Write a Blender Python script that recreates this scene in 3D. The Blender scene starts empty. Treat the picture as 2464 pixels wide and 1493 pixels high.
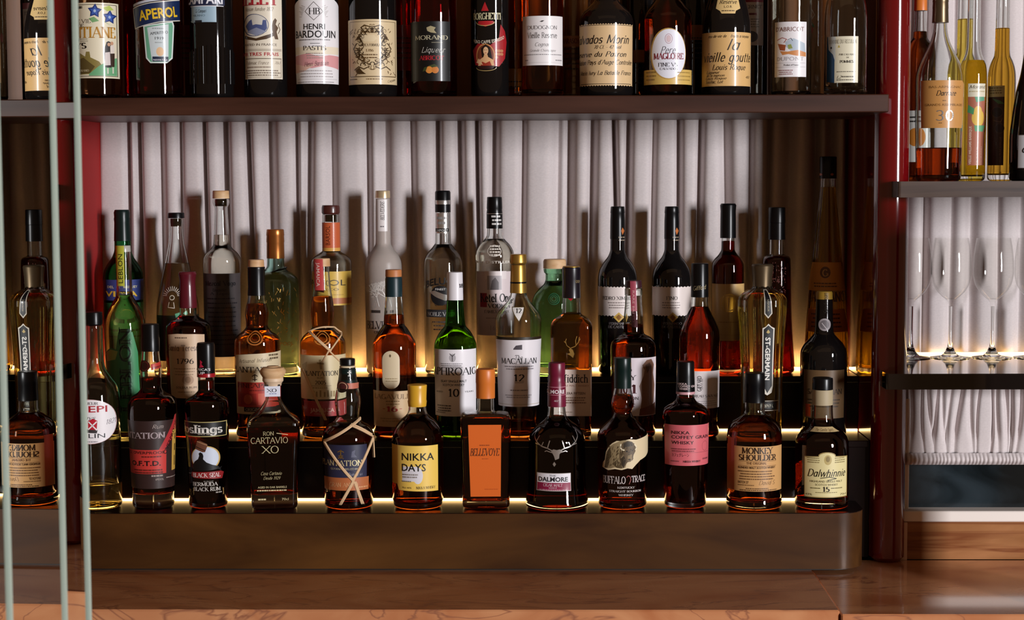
import bpy, math, random, re
from mathutils import Vector, Matrix
from mathutils.geometry import tessellate_polygon
random.seed(7)
SC = bpy.context.scene
COL = SC.collection
# ------------------------------------------------------------------ camera
FPX = 4200.0                      # focal length for a 2464 px wide frame
CAM = Vector((0.0, -3.0, 1.56))
PITCH, YAW, ROLL = math.radians(4.31), 0.020, 0.004
F0 = Vector((-math.sin(YAW), math.cos(YAW), 0)); R0 = Vector((math.cos(YAW), math.sin(YAW), 0)); Z0 = Vector((0, 0, 1))
FW = F0*math.cos(PITCH) - Z0*math.sin(PITCH); UP0 = Z0*math.cos(PITCH) + F0*math.sin(PITCH)
UPV = UP0*math.cos(ROLL) + R0*math.sin(ROLL); RTV = R0*math.cos(ROLL) - UP0*math.sin(ROLL)
cd = bpy.data.cameras.new('camera'); cam = bpy.data.objects.new('camera', cd); COL.objects.link(cam)
cd.sensor_width = 36; cd.lens = FPX/2464*36; cd.clip_start = 0.05
cd.dof.use_dof = True; cd.dof.focus_distance = 3.04; cd.dof.aperture_fstop = 20
cam.matrix_world = Matrix(((RTV.x, UPV.x, -FW.x, CAM.x), (RTV.y, UPV.y, -FW.y, CAM.y), (RTV.z, UPV.z, -FW.z, CAM.z), (0, 0, 0, 1)))
SC.camera = cam
def at(px, py, Y):
    "world point where the line of sight through photo pixel (px, py) meets the depth plane Y"
    d = FW + RTV*((px-1232)/FPX) + UPV*((746.5-py)/FPX)
    return CAM + d*((Y-CAM.y)/d.y)
# ------------------------------------------------------------------ light
SC.view_settings.view_transform = 'Standard'; SC.view_settings.look = 'None'
SC.view_settings.exposure = 0.0; SC.view_settings.gamma = 1.0; SC.view_settings.use_curve_mapping = False
wd = bpy.data.worlds.new('world'); SC.world = wd; wd.use_nodes = True
wd.node_tree.nodes['Background'].inputs[0].default_value = (1.0, 0.54, 0.27, 1); wd.node_tree.nodes['Background'].inputs[1].default_value = 0.12
ld = bpy.data.lights.new('window_daylight', 'AREA'); ld.shape = 'RECTANGLE'; ld.size = 0.75; ld.size_y = 1.5
ld.energy = 435; ld.color = (.97, 0.97, 1.0)
lo = bpy.data.objects.new('window_daylight', ld); COL.objects.link(lo); lo.location = (4.25, -5.1, 1.86)
lo.rotation_euler = (Vector((-0.05, 0.2, 1.6)) - lo.location).to_track_quat('-Z', 'Y').to_euler()
ld2 = bpy.data.lights.new('ceiling_lamp', 'AREA'); ld2.shape = 'RECTANGLE'; ld2.size = 3.2; ld2.size_y = 1.0; ld2.energy = 1.4; ld2.color = (1.0, 0.6, 0.32)  # soft warm fill added from overhead, standing for no visible lamp
lo2 = bpy.data.objects.new('ceiling_lamp', ld2); COL.objects.link(lo2); lo2.location = (0.1, -1.9, 3.1)
lo2.rotation_euler = (Vector((0, 0.1, 1.2)) - lo2.location).to_track_quat('-Z', 'Y').to_euler()
cy = SC.cycles
cy.max_bounces = 20; cy.transmission_bounces = 18; cy.glossy_bounces = 5; cy.diffuse_bounces = 5; cy.transparent_max_bounces = 8
cy.caustics_reflective = False; cy.caustics_refractive = False; cy.sample_clamp_indirect = 4.0
# ------------------------------------------------------------------ materials
def lin(h):
    c = [int(h[i:i+2], 16)/255 for i in (0, 2, 4)]
    return tuple(v/12.92 if v <= .04045 else ((v+.055)/1.055)**2.4 for v in c) + (1,)
_M = {}
def mat(name, col, rough=.5, metal=0.0, coat=0.0, spec=.5, emit=None, es=0, trans=0, ior=1.5, cr=.05):
    k = (name, col, rough, metal, coat, spec, trans)
    if k in _M: return _M[k]
    m = bpy.data.materials.new(name); m.use_nodes = True; b = m.node_tree.nodes['Principled BSDF']
    b.inputs['Base Color'].default_value = lin(col) if isinstance(col, str) else tuple(col)+(1,)
    b.inputs['Roughness'].default_value = rough; b.inputs['Metallic'].default_value = metal
    b.inputs['Coat Weight'].default_value = coat; b.inputs['Coat Roughness'].default_value = cr
    b.inputs['Specular IOR Level'].default_value = spec; b.inputs['IOR'].default_value = ior
    b.inputs['Transmission Weight'].default_value = trans
    if emit: b.inputs['Emission Color'].default_value = tuple(emit)+(1,); b.inputs['Emission Strength'].default_value = es
    _M[k] = m; return m
def glassm(name, col, ior=1.5, rough=0.0):
    k = ('g', name, col, ior)
    if k in _M: return _M[k]
    m = bpy.data.materials.new(name); m.use_nodes = True; nt = m.node_tree
    for n in list(nt.nodes):
        if n.type == 'BSDF_PRINCIPLED': nt.nodes.remove(n)
    g = nt.nodes.new('ShaderNodeBsdfGlass'); g.inputs['Color'].default_value = lin(col) if isinstance(col, str) else tuple(col)+(1,)
    g.inputs['IOR'].default_value = ior; g.inputs['Roughness'].default_value = rough
    nt.links.new(g.outputs[0], nt.nodes['Material Output'].inputs[0]); _M[k] = m; return m
def noisy(name, c0, c1, scale=(1, 1, 1), rough=.4, dist=0.0, detail=6, lo=.35, hi=.65, bump=0, coat=0, spec=.5, c2=None, vein=None):
    "two-tone procedural noise surface in object space (wood grain, marble, cloth)"
    m = bpy.data.materials.new(name); m.use_nodes = True; nt = m.node_tree; b = nt.nodes['Principled BSDF']; N = nt.nodes.new; L = nt.links.new
    tc = N('ShaderNodeTexCoord'); mp = N('ShaderNodeMapping'); mp.inputs['Scale'].default_value = scale; L(tc.outputs['Object'], mp.inputs[0])
    n = N('ShaderNodeTexNoise'); n.inputs['Scale'].default_value = 1; n.inputs['Detail'].default_value = detail; n.inputs['Distortion'].default_value = dist; L(mp.outputs[0], n.inputs[0])
    r = N('ShaderNodeValToRGB'); r.color_ramp.elements[0].position = lo; r.color_ramp.elements[1].position = hi
    r.color_ramp.elements[0].color = lin(c0); r.color_ramp.elements[1].color = lin(c1); L(n.outputs[0], r.inputs[0])
    out = r.outputs[0]
    if vein:                                                   # thin dark veins
        v = N('ShaderNodeTexNoise'); v.inputs['Scale'].default_value = vein[1]; v.inputs['Detail'].default_value = 5; v.inputs['Distortion'].default_value = 1.2
        mv = N('ShaderNodeMapping'); mv.inputs['Scale'].default_value = vein[2]; L(tc.outputs['Object'], mv.inputs[0]); L(mv.outputs[0], v.inputs[0])
        vr = N('ShaderNodeValToRGB'); vr.color_ramp.elements[0].position = .485; vr.color_ramp.elements[0].color = (0, 0, 0, 1)
        vr.color_ramp.elements[1].position = .5; vr.color_ramp.elements[1].color = (1, 1, 1, 1); e = vr.color_ramp.elements.new(.515); e.color = (0, 0, 0, 1); L(v.outputs[0], vr.inputs[0])
        mx = N('ShaderNodeMix'); mx.data_type = 'RGBA'; L(vr.outputs[0], mx.inputs[0]); L(out, mx.inputs[6]); mx.inputs[7].default_value = lin(vein[0]); out = mx.outputs[2]
    L(out, b.inputs['Base Color']); b.inputs['Roughness'].default_value = rough; b.inputs['Coat Weight'].default_value = coat; b.inputs['Specular IOR Level'].default_value = spec; b.inputs['Coat Roughness'].default_value = .08
    if bump:
        bp = N('ShaderNodeBump'); bp.inputs['Strength'].default_value = bump; bp.inputs['Distance'].default_value = .002; L(n.outputs[0], bp.inputs['Height']); L(bp.outputs[0], b.inputs['Normal'])
    return m
def thin_glass(name):
    "stemware glass: clear, mirror-like towards grazing angles"
    m = bpy.data.materials.new(name); m.use_nodes = True; nt = m.node_tree; N = nt.nodes.new; L = nt.links.new
    t = N('ShaderNodeBsdfTransparent'); t.inputs[0].default_value = (.996, .995, .99, 1); g = N('ShaderNodeBsdfGlossy'); g.inputs['Roughness'].default_value = .02
    w = N('ShaderNodeLayerWeight'); w.inputs[0].default_value = .5; p = N('ShaderNodeMath'); p.operation = 'POWER'; p.inputs[1].default_value = 3.6; L(w.outputs['Facing'], p.inputs[0]); q = N('ShaderNodeMath'); q.operation = 'MULTIPLY_ADD'; q.inputs[1].default_value = .5; q.inputs[2].default_value = .012; L(p.outputs[0], q.inputs[0]); x = N('ShaderNodeMixShader'); L(q.outputs[0], x.inputs[0]); L(t.outputs[0], x.inputs[1]); L(g.outputs[0], x.inputs[2]); L(x.outputs[0], nt.nodes['Material Output'].inputs[0]); return m
CLEAR = glassm('clear_glass', (.97, .985, .98))
# ------------------------------------------------------------------ mesh helpers
def link(name, verts, faces, mats, parent=None, fm=None, smooth=True, ang=40):
    me = bpy.data.meshes.new(name); me.from_pydata([tuple(v) for v in verts], [], faces)
    for m in (mats if isinstance(mats, (list, tuple)) else [mats]): me.materials.append(m)
    if fm: me.polygons.foreach_set('material_index', fm)
    if smooth:
        me.polygons.foreach_set('use_smooth', [True]*len(me.polygons)); me.set_sharp_from_angle(angle=math.radians(ang))
    me.validate(); me.update()
    o = bpy.data.objects.new(name, me); COL.objects.link(o)
    if parent: o.parent = parent
    return o
class MB:
    "collects shapes; build() links them as ONE mesh object"
    def __init__(s): s.v = []; s.f = []
    def add(s, v, f): n = len(s.v); s.v += v; s.f += [tuple(i+n for i in q) for q in f]; return s
    def box(s, x0, x1, y0, y1, z0, z1, b=0):
        if b:                                               # chamfered box
            pts = []
            for sx, X in ((1, x0), (-1, x1)):
                for sy, Yy in ((1, y0), (-1, y1)):
                    for sz, Z in ((1, z0), (-1, z1)):
                        pts += [(X+sx*b, Yy+sy*b, Z), (X+sx*b, Yy, Z+sz*b), (X, Yy+sy*b, Z+sz*b)]
            import bmesh
            bm = bmesh.new(); vs = [bm.verts.new(p) for p in pts]; bmesh.ops.convex_hull(bm, input=vs); bm.verts.index_update()
            s.add([tuple(v.co) for v in bm.verts], [tuple(v.index for v in f.verts) for f in bm.faces]); bm.free(); return s
        return s.add([(x0, y0, z0), (x1, y0, z0), (x1, y1, z0), (x0, y1, z0), (x0, y0, z1), (x1, y0, z1), (x1, y1, z1), (x0, y1, z1)],
                     [(0, 3, 2, 1), (4, 5, 6, 7), (0, 1, 5, 4), (1, 2, 6, 5), (2, 3, 7, 6), (3, 0, 4, 7)])
    def prism(s, pts, z0, z1):
        n = len(pts); return s.add([(x, y, z0) for x, y in pts]+[(x, y, z1) for x, y in pts], [tuple(range(n-1, -1, -1)), tuple(range(n, 2*n))]+[(i, (i+1) % n, n+(i+1) % n, n+i) for i in range(n)])
    def tube(s, pts, r, n=6, flat=1.0):
        pts = [Vector(p) for p in pts]; m = len(pts); V = []
        for i, p in enumerate(pts):
            t = (pts[min(i+1, m-1)]-pts[max(i-1, 0)]).normalized(); a = t.cross(Vector((0, 1, 0)))
            a = a.normalized() if a.length > .01 else t.cross(Vector((0, 0, 1))).normalized(); b = t.cross(a)
            for k in range(n): w = 2*math.pi*k/n; V.append(tuple(p+a*(r*math.cos(w))+b*(r*flat*math.sin(w))))
        F = [(i*n+k, i*n+(k+1) % n, (i+1)*n+(k+1) % n, (i+1)*n+k) for i in range(m-1) for k in range(n)]
        return s.add(V, F+[tuple(range(n-1, -1, -1)), tuple(range((m-1)*n, m*n))])
    def build(s, name, m, parent=None, smooth=False, ang=40): return link(name, s.v, s.f, m, parent, smooth=smooth, ang=ang)
def tag(o, label=None, cat=None, group=None, kind=None):
    for k, v in (('label', label), ('category', cat), ('group', group), ('kind', kind)):
        if v: o[k] = v
    return o
def empty(name, loc, rz=0):
    o = bpy.data.objects.new(name, None); o.empty_display_size = .02; COL.objects.link(o); o.location = loc; o.rotation_euler = (0, 0, rz); return o
# ------------------------------------------------------------------ the setting
def zat(py, Y, px=1232): return at(px, py, Y).z
def xat(px, Y, py=746): return at(px, py, Y).x
YF = -0.065                                             # front edge of the first tread and of the upper shelf
R2, R3, YC = 0.050, 0.165, 0.300                        # risers and curtain plane
ZT1, ZT2, ZT3 = zat(1236, YF), zat(1062, R2), zat(907, R3)
ZPB = zat(1370, YF); ZC = ZPB-.005                      # plinth bottom, counter top
ZS1, ZS0 = zat(231, YF), zat(274, YF)                   # upper shelf
XL, XR = xat(250, YC), xat(2038, YC)                             # inner faces of the two partitions
ROWS = {'1': (0.0, ZT1), '2': (.112, ZT2), '3': (.228, ZT3), 'u': (0.0, ZS1), 'v': (.095, ZS1)}
WOOD = noisy('brown_wood', '2e170e', '482a1e', (3, 20, 38), .4, .3, 8, .3, .7, .12, spec=.28)
WOODP = noisy('bronze_brown_wood', '2e1808', '5c3a18', (2.2, 9, 9), .4, .8, 6, .3, .72, .05, spec=.18)
DARKW = noisy('dark_lacquered_wood', '0e0403', '180604', (3, 20, 20), .3, .3, 5, .3, .7, spec=.22)
RED = mat('red_lacquer', '66070c', .12, coat=1.0); REDW = mat('red_paint', '9a1c1c', .55, spec=.2)
CLOTH = noisy('off_white_cloth', 'cbc1c0', 'd3c9c8', (220, 220, 420), .9, 0, 2, .3, .7, .02, spec=.05)
MARBLE = noisy('pink_marble', 'b26a42', 'd29468', (5, 9, 9), .2, 1.2, 7, .3, .7, 0, coat=1.0, spec=.5, vein=('9a6248', 3.2, (1, 2.8, 2.8)))
PAINT = mat('cream_paint', 'eadfd6', .45)
LED = mat('warm_led', 'ffffff', .5, emit=(1.0, .60, .22), es=5.5)
# floor and rear wall of the bar room
tag(MB().box(-2.2, 2.2, -3.4, .6, -.05, 0).build('floor', noisy('dark_floor_boards', '1d120b', '2a1a10', (2, 14, 1), .5)), kind='structure')
tag(MB().box(-2.2, 2.2, .40, .5, 0, 2.6).build('wall_back', mat('dark_plaster', '3a2a20', .8)), kind='structure')
# partitions: red lacquered uprights with a rounded nose
def partition(name, x0, x1, y0, y1, z0, z1, foot, m):
    r = (x1-x0)/2; cx = (x0+x1)/2
    def ring(rr, yy): return [(cx+rr*math.cos(math.pi+math.pi*k/14), yy+r+rr*math.sin(math.pi+math.pi*k/14)) for k in range(15)]+[(x1-(r-rr), y1), (x0+(r-rr), y1)]
    a = ring(r-foot, y0); b = ring(r, y0); n = len(b); V = []
    for pts, z in ((a, z0), (b, z0+foot), (b, z1)): V += [(x, y, z) for x, y in pts]
    F = [tuple(range(n-1, -1, -1)), tuple(range(2*n, 3*n))]+[(j*n+i, j*n+(i+1) % n, (j+1)*n+(i+1) % n, (j+1)*n+i) for j in range(2) for i in range(n)]
    return tag(link(name, V, F, m, ang=30), kind='structure')
ZR = zat(1478, -.335)                                    # lower counter on the right
partition('wall_right', XR, xat(2187, .05, 400), .02, .40, ZR, 2.5, .008, RED)
partition('wall_left', XL-.052, XL, .02, .40, ZC, 2.5, .008, REDW)
# counters
def slab(name, lab, x0, x1, y0, y1, z0, z1, m):
    return tag(MB().box(x0, x1, y0, y1, z0, z1, .0025).build(name, m), lab, 'countertop')
XE = xat(2021, -.33, 1467)
slab('countertop', 'raised pink marble counter slab running under the stepped bottle display', -1.5, XE, -.33, .12, ZC-.055, ZC, MARBLE)
slab('countertop', 'lower brownish pink marble counter at right below the wine glasses', XE+.001, 1.5, -.337, .05, ZR-.02, ZR, MARBLE)
tag(MB().box(-1.5, 1.5, -.30, .38, .1, ZC-.056).build('bar_cabinet', mat('black_cabinet', '0a0806', .5)), 'black bar cabinet carrying the pink marble counters', 'cabinet')
# stepped display
XP = xat(2086, YF, 1300)
def rounded(x0, x1, y0, y1, r):
    return [(x0, y1), (x0, y0)]+[(x1-r+r*math.sin(k*math.pi/16), y0+r-r*math.cos(k*math.pi/16)) for k in range(9)]+[(x1, y1)]
def step(lab): return tag(empty('display_step', (0, 0, 0)), lab, 'display step', 'stepped bottle display')
st = step('lowest display step with a rounded bronze-brown wooden fascia on the counter')
MB().prism(rounded(-1.5, XP, YF, .045, .05), ZPB, ZT1-.001).build('fascia', WOODP, st, True, 30)
MB().prism(rounded(-1.5, XP-.012, YF+.015, .04, .04), ZC, ZPB).build('plinth_base', mat('black_base', '050403', .6), st)
MB().prism(rounded(-1.5, XP, YF+.001, R2-.001, .049), ZT1-.001, ZT1).build('tread', DARKW, st)
for lab, y0, y1, zl, zt in (('middle dark glossy wooden display step behind the lowest bottles', R2, R3-.001, ZC, ZT2), ('top dark glossy wooden display step in front of the long curtain', R3, YC+.04, ZC, ZT3)):
    st = step(lab); MB().box(-1.5, XR-.001, y0, y1, zt-.012, zt, .001).build('tread', DARKW, st)
    MB().box(-1.5, XR-.001, y0+.004, y1, zl, zt-.012).build('riser', DARKW, st)
# light strips along the back of every tread
def led(lab, x0, x1, y, z, s=.0042, LED=LED):
    return tag(MB().box(x0, x1, y-s, y, z, z+s).build('led_strip', LED), lab, 'light strip', 'glowing strips along the steps')
led('warm glowing strip light along the back of the lowest step', -1.5, XR-.06, R2+.003, ZT1)
led('warm glowing strip light along the back of the middle step', -1.5, XR-.002, R3+.003, ZT2)
led('warm glowing strip light along the back of the top step under the curtain', XL+.002, XR-.002, YC-.022, ZT3, LED=mat('warm_led_bright', 'fffffe', .5, emit=(1.0, .52, .15), es=27))
# upper shelf
tag(MB().box(-1.5, xat(2139, YF, 250), YF, .285, ZS0, ZS1, .0015).build('shelf', WOOD), 'long dark brown wooden shelf carrying the upper row of bottles', 'shelf')
tag(MB().box(XL-.7, XR-.001, .20, .215, ZS1+.001, 2.5).build('wall_panel', noisy('amber_brown_panelling', '6a3c18', '8a5424', (40, 3, 1.5), .5, .3)), kind='structure')
# right bay
YRF = -.03; ZG1, ZG0 = zat(900, YRF, 2300), zat(938, YRF, 2300); ZH1, ZH0 = zat(436.5, YRF, 2300), zat(475, YRF, 2300)
def rshelf(lab, z0, z1, m, xl):
    p = [(1.5, .295), (xl+.02, .295), (xl, .295)]+[(xl+.006-.006*math.cos(k*math.pi/12), YRF+.006-.006*math.sin(k*math.pi/12)) for k in range(7)]+[(1.5, YRF)]
    return tag(MB().prism(p, z0, z1).build('shelf', m, None, True, 30), lab, 'shelf')
XSL = xat(2160, YRF, 455)
rshelf('short grey-brown wooden shelf at right carrying pear and amber spirit bottles', ZH0, ZH1, noisy('grey_brown_oak', '352824', '5c4a40', (3, 30, 60), .4, .4, 8, .3, .7, .3), XSL)
rshelf('black glossy shelf at right carrying the empty wine glasses', ZG0, ZG1, mat('black_gloss_shelf', '1a1310', .08, coat=.6), XR+.012)
led('warm glowing strip light behind the wine glasses', xat(2187, .3)+.01, 1.4, .296, ZG1)
# window behind the right bay
YB = .055; ZSI0, ZSI1 = zat(1257, YB, 2300), zat(1231, YB, 2300); XN = xat(2187, .05, 400)
tag(MB().box(XN-.01, 1.5, YB, .07, ZR, ZSI0).build('wall_right_backsplash', noisy('brown_marble', '8a5a34', 'b07a50', (3, 9, 14), .2, 1.2, 7, .3, .7, 0, spec=.4, vein=('7a4628', 1.6, (.5, 2.0, 3.5)))), kind='structure')
tag(MB().box(XN-.012, xat(2183, YB-.006, 1300), YB-.006, YB, ZR, ZSI0).build('trim_1', noisy('pale_pink_marble', 'd8b8a4', 'e6cab8', (8, 8, 8), .2)), kind='structure')
wn = MB(); wn.box(XN-.014, 1.5, YB, .33, ZSI0, ZSI1, .0015); xj = xat(2184, .09, 1170)
wn.box(XN-.014, xj, .079, .13, ZSI1, zat(960, .09)); tag(wn.build('window_1', PAINT), kind='structure')
pane = noisy('smudged_dark_glass', '0c1214', '3a454c', (4, 4, 11), .14, .9, 6, .45, .8, spec=.6)
tag(MB().box(xj, 1.5, .092, .096, ZSI1, zat(960, .09)).build('window_1_pane', pane), kind='structure')
# curtains: pleated cloth, broad soft ridges between narrower valleys
def curtain(lab, creases, Y, ztop, zbot, depth, drift, nz=28, hem=None, seed=1, vw=.009):
    X = [xat(c, Y) for c in creases]; rnd = random.Random(seed); amp = [rnd.uniform(.6, 1.4) for _ in X]; ph = [rnd.uniform(0, 6.28) for _ in X]; sl = [rnd.uniform(-1, 1) for _ in X]; wv = [vw*rnd.uniform(.5, 1.3) for _ in X]
    V = []; n = 16
    for j in range(nz+1):
        t = j/nz; z = ztop+(zbot-ztop)*t; row = []
        xs = [x+drift*(sl[i]*(t-.3)+.35*math.sin(ph[i]+t*3.1)) for i, x in enumerate(X)]
        for i in range(len(X)-1):
            a, b = xs[i], xs[i+1]
            for q in range(n):
                u = .5-.5*math.cos(math.pi*q/n); x = a+(b-a)*u; va, vb = wv[i], wv[i+1]
                row.append((x, amp[i]*math.exp(-((x-a)/va)**2)+amp[i+1]*math.exp(-((b-x)/vb)**2)-.16*math.sin(math.pi*u)))
        row.append((xs[-1], amp[-1])); g = 1.0 if hem is None else max(.45, min(1, (z-hem)/.04))
        V += [(x, Y+depth*d*g, z) for x, d in row]; cols = len(row)
    F = [(j*cols+i, j*cols+i+1, (j+1)*cols+i+1, (j+1)*cols+i) for j in range(nz) for i in range(cols-1)]
    o = link('curtain', V, F, CLOTH, ang=180); md = o.modifiers.new('thickness', 'SOLIDIFY'); md.thickness = .0012; md.offset = 1
    return tag(o, lab, 'curtain')
cr = [246, 312, 348, 387, 440, 500, 548, 600, 656, 712, 756, 800, 878, 922, 996, 1054, 1112, 1152, 1198, 1258, 1345, 1380, 1428, 1476, 1517, 1582, 1636, 1692, 1746, 1800, 1850, 1900, 1960, 2000, 2046]
curtain('long off-white pleated curtain behind the stepped bottle display', cr, YC, 2.3, ZT3+.001, .024, .013, seed=4)
cr2 = [2178, 2226, 2285, 2338, 2400, 2450]; rr = random.Random(5)
while cr2[-1] < 2900: cr2.append(cr2[-1]+rr.choice((46, 56, 66)))
YC2 = .302
curtain('off-white pleated curtain behind the right bottles and wine glasses', cr2, YC2, 2.3, ZG0-.01, .015, .010, seed=8)
YC3 = .078; cr3 = [2180]; zb0, zb1 = zat(1119, YC3, 2300), zat(1091, YC3, 2300)
while cr3[-1] < 2950: cr3.append(cr3[-1]+rr.choice((14, 19, 24, 30)))
c3 = curtain('short gathered off-white cafe curtain under the wine glass shelf', cr3, YC3, ZG0-.002, zb1, .008, .010, 40, zb1, seed=3, vw=.004)
V = []; n = 420; x0, x1 = xat(2179, YC3, 1100), xat(2900, YC3, 1100)
for j in range(7):
    for i in range(n+1):
        x = x0+(x1-x0)*i/n; g = abs(math.sin(i*.55+.8*math.sin(i*.13)))*.0035
        V.append((x, YC3-.009*math.sin(math.pi*j/6)-g*(.3+.7*math.sin(math.pi*j/6)), zb1+(zb0-zb1)*j/6))
link('curtain_hem', V, [(j*(n+1)+i, j*(n+1)+i+1, (j+1)*(n+1)+i+1, (j+1)*(n+1)+i) for j in range(6) for i in range(n)], CLOTH, c3, ang=180)
# mirror panels with pale polished edges close to the camera
MIR = mat('mirror_glass', (.86, .87, .84), .0, metal=1); EDG = mat('polished_glass_edge', 'a6b2a4', .35, spec=.7)
def mpanel(lab, p0, p1):
    p0, p1 = Vector(p0), Vector(p1); d = (p1-p0).normalized(); nrm = Vector((d.y, -d.x)); t = .004
    root = empty('mirror_panel', (p0.x, p0.y, .6)); tag(root, lab, 'mirror', 'mirrored panels at the left edge')
    def quad(a, b, o0, o1): return [tuple((q-p0)) for q in (a+nrm*o0, b+nrm*o0, b+nrm*o1, a+nrm*o1)]
    MB().prism(quad(p0, p1, -t, 0), 0, 1.5).build('mirror_face', MIR, root)
    MB().prism(quad(p1-d*.003, p1+d*.001, 0, .0016), 0, 1.5).build('glass_edge', EDG, root)
def pp(px, d, w=0): q = at(px, 760, CAM.y+d); return (q.x, q.y)
A1 = pp(140, 1.2)
def from_hit(P, px_t, Yt):                               # direction of a mirror through P that shows the place at (px_t, Yt)
    T = at(px_t, 1000, Yt); a = (Vector((CAM.x-P[0], CAM.y-P[1]))).normalized(); b = (Vector((T.x-P[0], T.y-P[1]))).normalized()
    nn = (a+b).normalized(); return Vector((-nn.y, nn.x))
dA = from_hit(A1, 1735, 0); dA = dA if dA.y > 0 else -dA
A0 = Vector(A1)-dA*.112
dB = from_hit(A1, 2140, 0); dB = dB if dB.y > 0 else -dB
B1 = Vector(A1)+dB*.046
C0 = A0-dA*.1
mpanel('narrow mirrored panel reflecting a mirrored whisky bottle label', A0+dA*.003, A1)
mpanel('narrowest mirrored panel reflecting the dark upright, beside the bottles', Vector(A1)+dB*.003, B1)
mpanel('mirrored panel at the extreme left edge with only its glass edge in view', C0, A0)

# unseen tap-shaped column, added to keep window light off the lower red upright
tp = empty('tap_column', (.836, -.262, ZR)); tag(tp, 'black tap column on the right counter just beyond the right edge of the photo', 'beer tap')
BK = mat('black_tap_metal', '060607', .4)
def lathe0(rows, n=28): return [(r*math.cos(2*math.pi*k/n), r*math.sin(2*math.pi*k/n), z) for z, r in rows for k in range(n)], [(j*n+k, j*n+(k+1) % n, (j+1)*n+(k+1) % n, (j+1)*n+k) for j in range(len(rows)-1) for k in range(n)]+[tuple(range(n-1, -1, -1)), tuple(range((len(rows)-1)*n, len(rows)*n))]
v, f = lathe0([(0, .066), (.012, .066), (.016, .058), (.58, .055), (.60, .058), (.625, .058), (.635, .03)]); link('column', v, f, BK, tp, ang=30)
MB().tube([(0, -.03, .54), (0, -.09, .54), (0, -.115, .50)], .009, 10).build('blocker_spout', mat('chrome', 'c8c8c8', .15, metal=1), tp, True)
MB().tube([(0, -.06, .54), (0, -.062, .64)], .008, 10).build('tap_handle', BK, tp, True)
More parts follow.
